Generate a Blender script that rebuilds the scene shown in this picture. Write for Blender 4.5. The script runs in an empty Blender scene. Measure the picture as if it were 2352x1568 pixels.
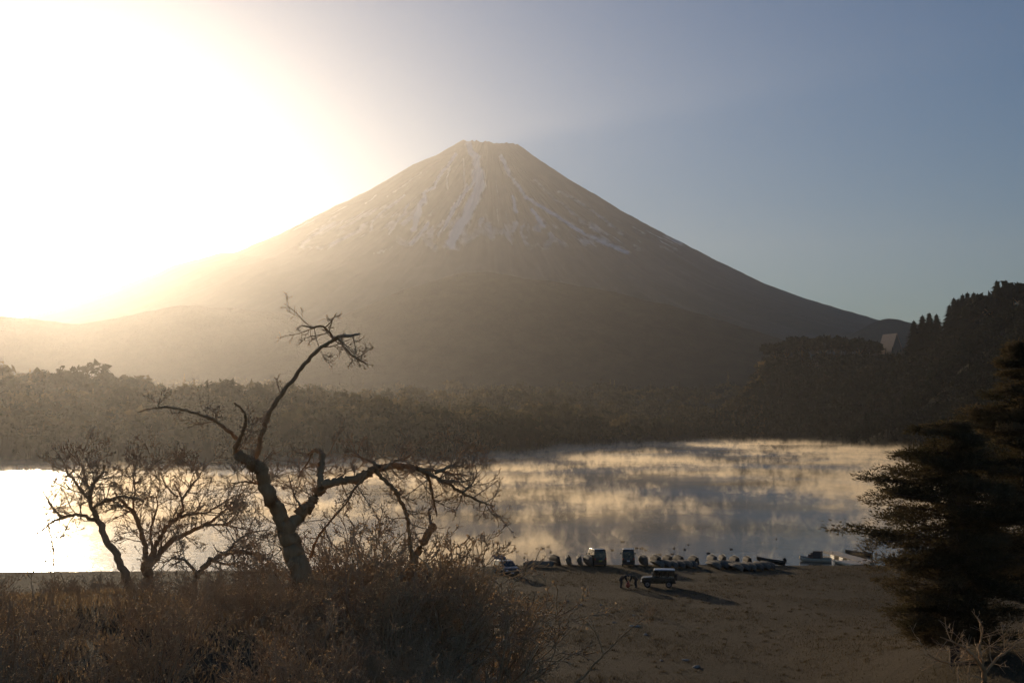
import bpy, bmesh, math, random
import numpy as np
from mathutils import Vector, Matrix, Quaternion

random.seed(11)
RNG = np.random.default_rng(11)
SC = bpy.context.scene
COL = SC.collection

# ---------------------------------------------------------------- camera
CAM_H = 17.8
FPX = 3000.0                      # focal length for a 2352 px wide picture
PITCH = math.atan2(960 - 784, FPX)
cam_data = bpy.data.cameras.new("camera")
cam_data.sensor_width = 36.0
cam_data.lens = 36.0 * FPX / 2352.0
cam_data.clip_start = 0.1
cam_data.clip_end = 60000.0
cam = bpy.data.objects.new("camera", cam_data)
cam.location = (0, 0, CAM_H)
cam.rotation_euler = (math.radians(90) + PITCH, 0, 0)
COL.objects.link(cam)
SC.camera = cam

# ---------------------------------------------------------------- sun and sky
SUN_AZ = math.radians(-20.2)      # left of the view axis
SUN_EL = math.radians(8.0)
SUN_DIR = Vector((math.sin(SUN_AZ) * math.cos(SUN_EL), math.cos(SUN_AZ) * math.cos(SUN_EL), math.sin(SUN_EL)))
sun_data = bpy.data.lights.new("sun", 'SUN')
sun_data.energy = 5.0
sun_data.angle = math.radians(0.53)
sun_data.color = (1.0, 0.78, 0.52)
sun = bpy.data.objects.new("sun", sun_data)
sun.rotation_euler = SUN_DIR.to_track_quat('Z', 'Y').to_euler()
sun.location = (-60, 150, 80)
COL.objects.link(sun)

world = bpy.data.worlds.new("World")
SC.world = world
world.use_nodes = True
nt = world.node_tree
nt.nodes.clear()
w_out = nt.nodes.new("ShaderNodeOutputWorld")
w_bg = nt.nodes.new("ShaderNodeBackground")
sky = nt.nodes.new("ShaderNodeTexSky")
sky.sky_type = 'NISHITA'
sky.sun_disc = False
sky.sun_elevation = SUN_EL
sky.sun_rotation = SUN_AZ
sky.altitude = 900
sky.air_density = 1.3
sky.dust_density = 0.5
sky.ozone_density = 4.0
SKY_STRENGTH = 0.09
# the bright aureole that thin winter haze puts round a low sun
tc = nt.nodes.new("ShaderNodeTexCoord")
dot = nt.nodes.new("ShaderNodeVectorMath"); dot.operation = 'DOT_PRODUCT'
dot.inputs[1].default_value = SUN_DIR
nrm = nt.nodes.new("ShaderNodeVectorMath"); nrm.operation = 'NORMALIZE'
nt.links.new(tc.outputs["Generated"], nrm.inputs[0])
nt.links.new(nrm.outputs[0], dot.inputs[0])
def wmath(op, a, b=None):
    n = nt.nodes.new("ShaderNodeMath"); n.operation = op
    for i, v in enumerate((a, b)):
        if v is None: continue
        if isinstance(v, (int, float)): n.inputs[i].default_value = v
        else: nt.links.new(v, n.inputs[i])
    return n.outputs[0]
clampd = wmath('MINIMUM', wmath('MAXIMUM', dot.outputs["Value"], -1.0), 1.0)
ang = wmath('ARCCOSINE', clampd)
AUR = [(85.0, math.radians(2.1))]
aur = None
for amp, sig in AUR:
    e = wmath('MULTIPLY', wmath('POWER', math.e, wmath('MULTIPLY', ang, -1.0 / sig)), amp)
    aur = e if aur is None else wmath('ADD', aur, e)
acol = nt.nodes.new("ShaderNodeVectorMath"); acol.operation = 'SCALE'
acol.inputs[0].default_value = (1.0, 0.92, 0.72)
nt.links.new(aur, acol.inputs["Scale"])
addv = nt.nodes.new("ShaderNodeVectorMath"); addv.operation = 'ADD'
scl = nt.nodes.new("ShaderNodeVectorMath"); scl.operation = 'MULTIPLY'
scl.inputs[1].default_value = (0.87, 0.95, 1.10)      # clear, cold winter blue
nt.links.new(sky.outputs[0], scl.inputs[0])
nt.links.new(scl.outputs[0], addv.inputs[0])
nt.links.new(acol.outputs[0], addv.inputs[1])
nt.links.new(addv.outputs[0], w_bg.inputs["Color"])
w_bg.inputs["Strength"].default_value = SKY_STRENGTH
nt.links.new(w_bg.outputs[0], w_out.inputs["Surface"])

SC.view_settings.view_transform = 'Standard'
SC.view_settings.look = 'None'
SC.view_settings.gamma = 1.0
SC.view_settings.use_curve_mapping = False
SC.view_settings.exposure = -0.42
SC.render.engine = 'CYCLES'
cy = SC.cycles
cy.use_denoising = True
cy.use_adaptive_sampling = True
cy.adaptive_threshold = 0.03
cy.max_bounces = 6
cy.diffuse_bounces = 2
cy.glossy_bounces = 3
cy.transmission_bounces = 4
cy.transparent_max_bounces = 8
cy.volume_bounces = 1
cy.sample_clamp_indirect = 3.0
cy.sample_clamp_direct = 0.0
cy.volume_max_steps = 256

# ---------------------------------------------------------------- helpers
def pix(px, py, Y):
    """point in the place seen at picture position (px, py), Y metres ahead of the camera"""
    a = (px - 1176) / FPX; b = (784 - py) / FPX
    cp, sp = math.cos(PITCH), math.sin(PITCH)
    d = Vector((a, cp - b * sp, sp + b * cp))
    return Vector((0, 0, CAM_H)) + d * (Y / d.y)

def gpix(px, py, z):
    """point on the level z seen at picture position (px, py)"""
    a = (px - 1176) / FPX; b = (784 - py) / FPX
    cp, sp = math.cos(PITCH), math.sin(PITCH)
    d = Vector((a, cp - b * sp, sp + b * cp))
    return Vector((0, 0, CAM_H)) + d * ((z - CAM_H) / d.z)

def smooth(e0, e1, x):
    t = np.clip((np.asarray(x, float) - e0) / (e1 - e0), 0, 1)
    return t * t * (3 - 2 * t)

def _hash(ix, iy, iz, seed):
    h = (ix.astype(np.int64) * 374761393 + iy.astype(np.int64) * 668265263 + iz.astype(np.int64) * 2147483647 + seed * 1274126177) & 0xffffffff
    h = ((h ^ (h >> 13)) * 1274126177) & 0xffffffff
    h = h ^ (h >> 16)
    return (h & 0xffffff) / float(0xffffff)

def vnoise(x, y, z=0.0, seed=0):
    x, y, z = np.broadcast_arrays(np.asarray(x, float), np.asarray(y, float), np.asarray(z, float))
    ix, iy, iz = np.floor(x), np.floor(y), np.floor(z)
    fx, fy, fz = x - ix, y - iy, z - iz
    fx = fx * fx * (3 - 2 * fx); fy = fy * fy * (3 - 2 * fy); fz = fz * fz * (3 - 2 * fz)
    r = 0
    for dx in (0, 1):
        for dy in (0, 1):
            for dz in (0, 1):
                r = r + _hash(ix + dx, iy + dy, iz + dz, seed) * (fx if dx else 1 - fx) * (fy if dy else 1 - fy) * (fz if dz else 1 - fz)
    return r

def fbm(x, y, z=0.0, oct=4, seed=0):
    a, s, t = 0.5, 0.0, 0.0
    f = 1.0
    for i in range(oct):
        s = s + a * vnoise(np.asarray(x) * f, np.asarray(y) * f, np.asarray(z) * f, seed + i * 17)
        t += a; a *= 0.5; f *= 2.03
    return s / t

def tag(o, label=None, cat=None, group=None, kind=None):
    if label: o["label"] = label
    if cat: o["category"] = cat
    if group: o["group"] = group
    if kind: o["kind"] = kind
    return o

def mesh_np(name, verts, faces, mat=None, smooth_shade=True):
    """mesh from arrays; faces is an (n,3) or (n,4) array"""
    me = bpy.data.meshes.new(name)
    verts = np.asarray(verts, np.float32); faces = np.asarray(faces, np.int32)
    n, k = faces.shape
    me.vertices.add(len(verts)); me.vertices.foreach_set("co", verts.ravel())
    me.loops.add(n * k); me.loops.foreach_set("vertex_index", faces.ravel())
    me.polygons.add(n)
    me.polygons.foreach_set("loop_start", np.arange(0, n * k, k, dtype=np.int32))
    me.polygons.foreach_set("loop_total", np.full(n, k, np.int32))
    me.polygons.foreach_set("use_smooth", np.full(n, smooth_shade, bool))
    me.update(calc_edges=True)
    if mat: me.materials.append(mat)
    return me

def link(name, me, parent=None):
    o = bpy.data.objects.new(name, me)
    COL.objects.link(o)
    if parent is not None: o.parent = parent
    return o

def empty(name, loc=(0, 0, 0), rz=0.0):
    o = bpy.data.objects.new(name, None)
    o.empty_display_size = 0.3
    o.location = loc; o.rotation_euler = (0, 0, rz)
    COL.objects.link(o)
    return o

def copy_tree(o, parent=None):
    c = o.copy(); COL.objects.link(c)
    c.parent = parent
    for ch in list(o.children):
        copy_tree(ch, c)
    return c

def set_attr(me, name, vals, domain='POINT'):
    a = me.attributes.new(name, 'FLOAT', domain)
    a.data.foreach_set("value", np.asarray(vals, np.float32))

class NT:
    def __init__(s, mat):
        mat.use_nodes = True
        s.t = mat.node_tree; s.t.nodes.clear()
        s.out = s.t.nodes.new("ShaderNodeOutputMaterial")
    def n(s, typ, **kw):
        nd = s.t.nodes.new(typ)
        for k, v in kw.items():
            if k in nd.inputs: s.set(nd.inputs[k], v)
            else: setattr(nd, k, v)
        return nd
    def set(s, inp, v):
        if isinstance(v, bpy.types.NodeSocket): s.t.links.new(v, inp)
        elif isinstance(v, bpy.types.Node): s.t.links.new(v.outputs[0], inp)
        else: inp.default_value = v
    def math(s, op, a, b=None, c=None):
        nd = s.t.nodes.new("ShaderNodeMath"); nd.operation = op
        for i, v in enumerate((a, b, c)):
            if v is not None: s.set(nd.inputs[i], v)
        return nd.outputs[0]
    def ramp(s, fac, stops):
        nd = s.t.nodes.new("ShaderNodeValToRGB")
        s.set(nd.inputs[0], fac)
        els = nd.color_ramp.elements
        while len(els) < len(stops): els.new(0.5)
        for e, (p, c) in zip(els, stops):
            e.position = p; e.color = (c[0], c[1], c[2], 1) if not isinstance(c, (int, float)) else (c, c, c, 1)
        return nd.outputs[0]
    def mix(s, fac, a, b):
        nd = s.t.nodes.new("ShaderNodeMix"); nd.data_type = 'RGBA'
        s.set(nd.inputs[0], fac)
        for i, v in ((6, a), (7, b)):
            if isinstance(v, tuple) and len(v) == 3: v = (*v, 1)
            s.set(nd.inputs[i], v)
        return nd.outputs[2]
    def noise(s, scale, vec=None, detail=4, rough=0.55):
        nd = s.n("ShaderNodeTexNoise", Scale=scale, Detail=detail, Roughness=rough)
        if vec is not None: s.set(nd.inputs["Vector"], vec)
        return nd.outputs[0]

MATS = {}
def mat_simple(name, col, rough=0.6, metal=0.0, var=0.25, scale=3.0, bump=0.0, bscale=30.0, spec=0.5, trans=0.0, coat=0.0):
    """principled surface whose colour is broken up by two noises"""
    if name in MATS: return MATS[name]
    m = bpy.data.materials.new(name); t = NT(m)
    tcd = t.n("ShaderNodeTexCoord").outputs["Object"]
    nz = t.noise(scale, tcd, 6, 0.6)
    lo = tuple(c * (1 - var) for c in col); hi = tuple(min(1, c * (1 + var)) for c in col)
    c = t.ramp(nz, [(0.3, lo), (0.7, hi)])
    p = t.n("ShaderNodeBsdfPrincipled", Roughness=rough, Metallic=metal)
    t.set(p.inputs["Base Color"], c)
    p.inputs["Specular IOR Level"].default_value = spec
    if coat: p.inputs["Coat Weight"].default_value = coat
    rr = t.ramp(t.noise(scale * 4, tcd), [(0.3, max(0.02, rough - 0.08)), (0.7, min(1, rough + 0.08))])
    t.set(p.inputs["Roughness"], rr)
    if bump:
        b = t.n("ShaderNodeBump", Strength=bump, Distance=0.02)
        t.set(b.inputs["Height"], t.noise(bscale, tcd, 5)); t.set(p.inputs["Normal"], b.outputs[0])
    sh = p.outputs[0]
    if trans:
        tr = t.n("ShaderNodeBsdfTranslucent"); t.set(tr.inputs["Color"], c)
        mx = t.n("ShaderNodeMixShader"); mx.inputs[0].default_value = trans
        t.set(mx.inputs[1], sh); t.set(mx.inputs[2], tr.outputs[0]); sh = mx.outputs[0]
    t.set(t.out.inputs["Surface"], sh)
    MATS[name] = m
    return m

# ---------------------------------------------------------------- the lie of the land
LAKE = np.array([(-420, 150), (-200, 151), (-60, 152), (-25, 153.5), (-6, 157.5), (6, 159), (25, 159), (44, 158), (60, 158), (74, 175),
                 (96, 240), (130, 350), (182, 520), (214, 640), (221, 700), (221, 745), (199, 776), (204, 792), (224, 815), (226, 890), (206, 1000), (186, 1075), (150, 1060), (112, 985),
                 (70, 880), (31, 770), (8, 690), (-16, 628), (-50, 590), (-89, 562), (-138, 536), (-209, 530), (-300, 540), (-420, 560)], float)

def lake_sd(x, y):
    """distance to the shore line, negative over water"""
    x = np.asarray(x, float); y = np.asarray(y, float)
    d2 = np.full(x.shape, 1e18); inside = np.zeros(x.shape, bool)
    n = len(LAKE)
    for i in range(n):
        ax, ay = LAKE[i]; bx, by = LAKE[(i + 1) % n]
        ex, ey = bx - ax, by - ay
        t = np.clip(((x - ax) * ex + (y - ay) * ey) / (ex * ex + ey * ey), 0, 1)
        d2 = np.minimum(d2, (x - ax - t * ex) ** 2 + (y - ay - t * ey) ** 2)
        c = ((ay > y) != (by > y)) & (x < (bx - ax) * (y - ay) / (by - ay + 1e-12) + ax)
        inside ^= c
    d = np.sqrt(d2)
    return np.where(inside, -d, d)

RIDGE_X = np.array([1580, 1650, 1700, 1770, 1900, 2060, 2120, 2180, 2300, 2450, 2700, 3200], float)
RIDGE_Z = np.array([0, 9, 24, 60, 62, 56, 58, 68, 78, 84, 90, 90], float)

def zground(x, y):
    x = np.asarray(x, float); y = np.asarray(y, float)
    sd = lake_sd(x, y)
    sdw = sd + 3.0 * (fbm(x / 14, y / 14, seed=5) - 0.5) * smooth(180, 400, y) + 0.8 * (fbm(x / 3, y / 3, seed=6) - 0.5)
    r = np.sqrt(x * x + y * y)
    # shore and meadow
    base = np.where(sdw < 0, np.maximum(-3.0, sdw * 0.12), 0.85 * smooth(0, 7, sdw) + 0.0 * sdw)
    base = base + 0.10 * (fbm(x / 9, y / 9, seed=1) - 0.5) * smooth(4, 12, sdw)
    # the slope under the camera
    near = smooth(4, 78, np.hypot(x * 0.35, y))
    hill = 10.5 * (1 - near) * (y < 150)
    left = 5.6 * np.exp(-((y - 34) / 22.0) ** 2) * smooth(4.0, -10, x + 0.10 * (y - 36)) * (1 - 0.35 * smooth(-20, -60, x))
    right = 4.2 * np.exp(-((y - 72) / 22.0) ** 2) * smooth(16, 30, x)
    lump = 0.7 * (fbm(x / 5, y / 5, seed=2) - 0.5) * (1 - smooth(60, 90, y))
    behind = 1 - smooth(100, 140, np.abs(y))
    near_z = base + (hill + left + right + lump) * np.where(y > -60, 1, behind)
    # far bank, lava plateau
    farm = smooth(300, 430, y) * (sd > 0)
    und = fbm(x / 150, y / 150, seed=3)
    plate = 8 * smooth(0, 60, sd) + 40 * (und - 0.42) * smooth(30, 200, sd) + 0.036 * np.maximum(0, sd - 40) + 10 * (fbm(x / 40, y / 40, seed=9) - 0.5) * smooth(10, 70, sd)
    plate = np.minimum(np.maximum(plate, 0.5), 500)
    # wooded hill on the right
    px = 1176 + FPX * x / np.maximum(y, 1.0)
    rz = np.interp(px, RIDGE_X, RIDGE_Z)
    rh = rz * smooth(-6, 95, sd) * smooth(230, 600, y) * (x > 0) * (0.88 + 0.24 * fbm(x / 60, y / 60, seed=4)) * (1 - 0.65 * smooth(1500, 3000, y))
    spit = 0
    return near_z + np.where(sd > 0, np.maximum(plate * farm * np.where(px > 1700, 0.35, 1.0), rh), 0)
# ---------------------------------------------------------------- ground sheet
def ground_material():
    m = bpy.data.materials.new("ground"); t = NT(m)
    geo = t.n("ShaderNodeNewGeometry").outputs["Position"]
    sep = t.n("ShaderNodeSeparateXYZ"); t.set(sep.inputs[0], geo)
    n1 = t.noise(0.12, geo, 6, 0.6); n2 = t.noise(2.2, geo, 6, 0.7); n3 = t.noise(14.0, geo, 4, 0.7)
    straw = t.ramp(n1, [(0.3, (0.064, 0.047, 0.024)), (0.52, (0.110, 0.080, 0.042)), (0.72, (0.170, 0.124, 0.068))])
    dirt = t.ramp(n2, [(0.3, (0.050, 0.036, 0.022)), (0.7, (0.135, 0.096, 0.056))])
    c = t.mix(t.ramp(t.math('ADD', t.math('MULTIPLY', n2, 0.55), t.math('MULTIPLY', n1, 0.45)), [(0.42, 0.0), (0.62, 1.0)]), straw, dirt)
    c = t.mix(t.math('MULTIPLY', t.ramp(n3, [(0.35, 0.0), (0.75, 1.0)]), 0.35), c, (0.22, 0.165, 0.095))
    # dark volcanic sand close to the water line
    sand = t.math('SUBTRACT', 1.0, t.ramp(t.math('MULTIPLY', sep.outputs[2], 1.6), [(0.25, 0.0), (0.95, 1.0)]))
    c = t.mix(sand, c, t.ramp(n2, [(0.3, (0.05, 0.044, 0.038)), (0.7, (0.115, 0.098, 0.08))]))
    # forest floor and far woodland beyond the lake
    nf = t.noise(0.02, geo, 8, 0.7)
    wood = t.ramp(nf, [(0.3, (0.022, 0.026, 0.014)), (0.55, (0.045, 0.043, 0.022)), (0.75, (0.085, 0.068, 0.034))])
    far = t.ramp(t.math('MULTIPLY', sep.outputs[1], 0.001), [(0.19, 0.0), (0.24, 1.0)])
    c = t.mix(far, c, wood)
    p = t.n("ShaderNodeBsdfPrincipled", Roughness=0.95)
    p.inputs["Specular IOR Level"].default_value = 0.15
    t.set(p.inputs["Base Color"], c)
    b = t.n("ShaderNodeBump", Strength=0.9, Distance=0.30)
    t.set(b.inputs["Height"], t.math('ADD', n2, t.math('MULTIPLY', n3, 0.4))); t.set(p.inputs["Normal"], b.outputs[0])
    t.set(t.out.inputs["Surface"], p.outputs[0])
    return m

def build_ground():
    az = np.concatenate([np.linspace(-180, -62, 16), np.linspace(-60, -26, 30)[:-1], np.linspace(-26, 26, 310), np.linspace(26, 60, 30)[1:], np.linspace(62, 180, 16)])
    az = np.radians(az[:-1] if abs(az[-1] - 180) < 1e-6 else az)
    rr = np.concatenate([np.geomspace(0.1, 60, 70)[:-1], np.linspace(60, 190, 130)[:-1], np.geomspace(190, 8300, 180)])
    A, R = np.meshgrid(az, rr)
    X = R * np.sin(A); Y = R * np.cos(A)
    Z = zground(X, Y)
    n_r, n_a = A.shape
    v = np.stack([X, Y, Z], -1).reshape(-1, 3)
    i, j = np.meshgrid(np.arange(n_r - 1), np.arange(n_a), indexing='ij')
    j2 = (j + 1) % n_a
    f = np.stack([i * n_a + j, i * n_a + j2, (i + 1) * n_a + j2, (i + 1) * n_a + j], -1).reshape(-1, 4)
    f = f[:, ::-1]
    o = link("ground", mesh_np("ground", v, f, ground_material()))
    tag(o, kind="structure")
    return o
ground = build_ground()

# ---------------------------------------------------------------- the lake
def lake_material():
    m = bpy.data.materials.new("lake_water"); t = NT(m)
    geo = t.n("ShaderNodeNewGeometry").outputs["Position"]
    mp = t.n("ShaderNodeMapping"); t.set(mp.inputs[0], geo); mp.inputs["Scale"].default_value = (1.0, 1.0, 1.0)
    big = t.noise(0.018, geo, 3, 0.5)
    w1 = t.noise(1.3, mp.outputs[0], 4, 0.6); w2 = t.noise(0.35, mp.outputs[0], 3, 0.6)
    h = t.math('ADD', t.math('MULTIPLY', w1, 0.10), t.math('MULTIPLY', w2, 0.22))
    p = t.n("ShaderNodeBsdfPrincipled", Roughness=0.12, IOR=1.333)
    p.inputs["Base Color"].default_value = (0.014, 0.022, 0.026, 1)
    t.set(p.inputs["Roughness"], t.ramp(big, [(0.35, 0.10), (0.65, 0.24)]))
    b = t.n("ShaderNodeBump", Distance=1.0)
    t.set(b.inputs["Strength"], t.ramp(big, [(0.35, 0.18), (0.65, 0.75)]))
    t.set(b.inputs["Height"], h); t.set(p.inputs["Normal"], b.outputs[0])
    t.set(t.out.inputs["Surface"], p.outputs[0])
    return m
def build_lake():
    bm = bmesh.new()
    vs = [bm.verts.new((x, y, 0.0)) for x, y in LAKE * np.array([1.0, 1.0])]
    # reach a little under the banks so no gap shows
    c = LAKE.mean(0)
    for vtx in vs:
        d = Vector((vtx.co.x - c[0], vtx.co.y - c[1], 0)).normalized(); vtx.co += d * 6
    f = bm.faces.new(vs)
    if f.normal.z < 0: f.normal_flip()
    bmesh.ops.triangulate(bm, faces=bm.faces)
    me = bpy.data.meshes.new("lake"); bm.to_mesh(me); bm.free()
    me.materials.append(lake_material())
    o = link("lake", me); tag(o, kind="structure"); return o
lake = build_lake()

# ---------------------------------------------------------------- the volcano
FUJI_D = 5500.0
def P2(x, y, D): 
    q = pix(x, y, D); return q.x, q.z
SKY_L = [(1064, 324), (1040, 337), (1000, 358), (950, 379), (900, 409), (850, 438), (800, 463), (770, 476), (740, 492), (700, 513), (650, 540), (620, 553), (585, 568), (550, 584), (512, 586), (480, 598), (420, 611), (380, 633), (330, 652), (290, 672), (200, 706), (100, 735), (0, 760), (-300, 830), (-700, 880)]
SKY_R = [(1188, 332), (1245, 371), (1310, 416), (1370, 451), (1430, 488), (1500, 526), (1580, 568), (1650, 606), (1750, 656), (1830, 686), (1900, 708), (1960, 726), (2010, 741), (2100, 765), (2300, 805), (2700, 850), (3100, 890)]
SNOW7 = [  # streaks of snow lying in the gullies, with widths
    ([(1055, 170), (1000, 240), (950, 310), (930, 370), (862, 410)], 14, .8), ([(872, 430), (850, 480), (812, 560), (790, 630)], 22, .9),
    ([(1130, 110), (1150, 150), (1180, 190), (1190, 270)], 26, .9), ([(1195, 280), (1200, 370), (1170, 450), (1120, 560), (1060, 640), (1030, 720)], 42, 1.0),
    ([(1190, 300), (1120, 390), (1060, 480), (1000, 580), (950, 660)], 15, .9),
    ([(1340, 180), (1370, 250), (1430, 340), (1500, 440), (1580, 490), (1660, 540), (1780, 620), (1900, 680), (2110, 775)], 16, .72),
    ([(1410, 430), (1425, 520)], 16, .9), ([(1520, 510), (1560, 560), (1605, 610)], 16, .9),
    ([(740, 420), (640, 500), (540, 580), (540, 640)], 12, .6), ([(770, 480), (700, 580), (650, 660)], 12, .6), ([(690, 470), (600, 550)], 10, .5),
    ([(460, 640), (330, 700), (280, 740)], 18, .6), ([(310, 590), (200, 660), (120, 720)], 16, .6), ([(900, 590), (830, 660), (780, 720)], 20, .7),
    ([(1700, 400), (1850, 480), (2080, 660)], 14, .45), ([(1540, 330), (1700, 470), (1850, 600)], 16, .4), ([(1250, 600), (1280, 680)], 30, .5),
    ([(1420, 590), (1415, 640)], 18, .6), ([(1010, 240), (1010, 380)], 10, .5), ([(1100, 200), (1115, 380)], 10, .5),
    ([(570, 420), (520, 470)], 8, .5), ([(850, 280), (640, 430)], 9, .4), ([(1110, 600), (1110, 700)], 30, .5),
    ([(700, 690), (760, 720)], 30, .45), ([(860, 690), (930, 745)], 34, .45), ([(1000, 730), (1080, 745)], 26, .5), ([(1130, 690), (1200, 640), (1290, 640)], 40, .4), ([(100, 740), (240, 745)], 14, .5), ([(560, 780), (660, 745)], 12, .45)]
def fuji_material():
    m = bpy.data.materials.new("mountain_rock_and_snow"); t = NT(m)
    geo = t.n("ShaderNodeNewGeometry").outputs["Position"]
    snow = t.n("ShaderNodeAttribute", attribute_name="snow").outputs["Fac"]
    wood = t.n("ShaderNodeAttribute", attribute_name="wood").outputs["Fac"]
    n = t.noise(0.0065, geo, 10, 0.65); n2 = t.noise(0.033, geo, 6, 0.7)
    rock = t.ramp(n, [(0.3, (0.060, 0.045, 0.040)), (0.55, (0.090, 0.067, 0.058)), (0.75, (0.13, 0.10, 0.085))])
    forest = t.ramp(n2, [(0.3, (0.030, 0.034, 0.020)), (0.7, (0.062, 0.056, 0.034))])
    c = t.mix(t.math('ADD', wood, t.math('MULTIPLY', t.math('SUBTRACT', n2, 0.5), 0.5)), rock, forest)
    sn = t.ramp(t.math('ADD', snow, t.math('MULTIPLY', t.math('SUBTRACT', n2, 0.5), 0.7)), [(0.24, 0.0), (0.72, 1.0)])
    c = t.mix(sn, c, (0.66, 0.67, 0.70))
    p = t.n("ShaderNodeBsdfPrincipled", Roughness=0.9); p.inputs["Specular IOR Level"].default_value = 0.1
    t.set(p.inputs["Base Color"], c)
    t.set(t.out.inputs["Surface"], p.outputs[0])
    return m
def project(v):
    cp, sp = math.cos(PITCH), math.sin(PITCH)
    dx, dy, dz = v[:, 0], v[:, 1], v[:, 2] - CAM_H
    dep = dy * cp + dz * sp; upc = -dy * sp + dz * cp
    return 1176 + FPX * dx / dep, 784 - FPX * upc / dep
def build_fuji():
    K = FUJI_D / 9000.0
    top_l, top_r = P2(1064, 324, FUJI_D), P2(1188, 332, FUJI_D)
    cx = 0.5 * (top_l[0] + top_r[0])
    L = np.array([P2(x, y, FUJI_D) for x, y in SKY_L]); Rr = np.array([P2(x, y, FUJI_D) for x, y in SKY_R])
    rl, zl = cx - L[:, 0], L[:, 1]; rrr, zr = Rr[:, 0] - cx, Rr[:, 1]
    nth, nr = 560, 200
    th = np.linspace(math.radians(-12), math.radians(192), nth)      # 0 = right, 90 deg = towards the lake
    rad = np.concatenate([np.linspace(0, 180, 12)[:-1], np.geomspace(180, 6200, nr - 11)]) * K
    T, Rm = np.meshgrid(th, rad)
    R = Rm / K                                          # noise and bands are laid out in units of a 9 km view
    wl = smooth(0.0, 1.0, 0.5 - 0.5 * np.cos(T))
    zL = np.interp(Rm, rl, zl); zR = np.interp(Rm, rrr, zr)
    Z = zL * wl + zR * (1 - wl)
    # the apron facing the lake runs out lower than the two flanks
    fr = np.interp(R, [0, 186, 800, 1500, 2200, 3000, 3800, 4600, 5400, 6200], [1, 1, 1, 1.0, 0.98, 0.95, 0.86, 0.66, 0.32, -0.02])
    wf = np.clip(np.sin(T), 0, 1) ** 1.2
    Z = Z * (1 - wf * (1 - fr))
    Z = Z * (1 - np.clip(Rm * np.sin(T), 0, None) / FUJI_D)      # the rim and ribs on the lake side lie lower
    # gullies and ribs running down the cone
    k = smooth(120, 700, R) * (1 - 0.6 * smooth(2200, 4500, R))
    side = np.abs(np.cos(T)) ** 2
    wob = T * 16 + 0.5 * fbm(T * 3, R / 900, seed=33)
    g = fbm(wob, R / 2600, oct=4, seed=21) - 0.5
    g2 = fbm(T * 60, R / 900, oct=3, seed=22) - 0.5
    Z = Z + k * (g * 120 + g2 * 40) * K * (1 - 0.78 * side)
    Z = Z + (fbm(R * np.cos(T) / 60, R * np.sin(T) / 60, seed=25) - 0.5) * 14 * K * smooth(60, 200, R)
    # crater and uneven rim
    rim = 186.0
    bumps = 34 * (fbm(T * 3.2, 0.0, seed=44) - 0.5) + 14 * (fbm(T * 12, 0.0, seed=45) - 0.5)
    Z = np.where(R < rim, Z - 60 * K * (1 - (R / rim) ** 2) + K * bumps * smooth(60, rim, R), Z + K * bumps * (1 - smooth(rim, rim + 140, R)))
    Z = np.maximum(Z, -5)
    X = cx + Rm * np.cos(T); Y = FUJI_D - Rm * np.sin(T)
    v = np.stack([X, Y, Z], -1).reshape(-1, 3)
    i, j = np.meshgrid(np.arange(len(rad) - 1), np.arange(nth - 1), indexing='ij')
    f = np.stack([i * nth + j, i * nth + j + 1, (i + 1) * nth + j + 1, (i + 1) * nth + j], -1).reshape(-1, 4)[:, ::-1]
    # where the snow lies
    u, w = project(v)
    c7x = (u / 0.7656 - 850) * 2.045; c7y = (w / 0.7656 - 380) * 2.045
    snow = np.zeros(len(v))
    Tf, Rf = T.ravel(), R.ravel()
    jig = 44 * (fbm(c7x / 60, c7y / 60, oct=4, seed=51) - 0.5)
    for pts, wd, amp in SNOW7:
        pts = np.array(pts, float); dm = np.full(len(v), 1e9)
        for a, b in zip(pts[:-1], pts[1:]):
            e = b - a; tt = np.clip(((c7x - a[0]) * e[0] + (c7y - a[1]) * e[1]) / (e @ e), 0, 1)
            dm = np.minimum(dm, np.hypot(c7x - a[0] - tt * e[0] + jig, c7y - a[1] - tt * e[1]))
        snow = np.maximum(snow, amp * (1 - smooth(wd * 0.2, wd * 1.4, dm)))
    streak = fbm(Tf * 42, Rf / 1400, oct=4, seed=61)
    zone = smooth(250, 650, Rf) * (1 - smooth(1150, 1600, Rf)) * (0.45 + 0.55 * smooth(0.35, 0.75, fbm(Tf * 2.2, 0.5, seed=66)))
    snow = np.maximum(snow, 0.5 * smooth(0.62, 0.78, streak) * zone)
    lowband = smooth(900, 1150, Rf) * (1 - smooth(1300, 1560, Rf)) * smooth(0.50, 0.66, fbm(Tf * 30, Rf / 130, oct=4, seed=62))
    snow = np.maximum(snow, 0.5 * lowband)
    wood = smooth(1450, 2300, Rf + 500 * (fbm(Tf * 14, Rf / 500, oct=4, seed=63) - 0.5))
    me = mesh_np("mountain", v, f, fuji_material())
    set_attr(me, "snow", snow); set_attr(me, "wood", wood)
    o = link("mountain", me); tag(o, "snow-streaked volcano cone rising behind the wooded lake shore", kind="structure"); return o
mountain = build_fuji()

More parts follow.
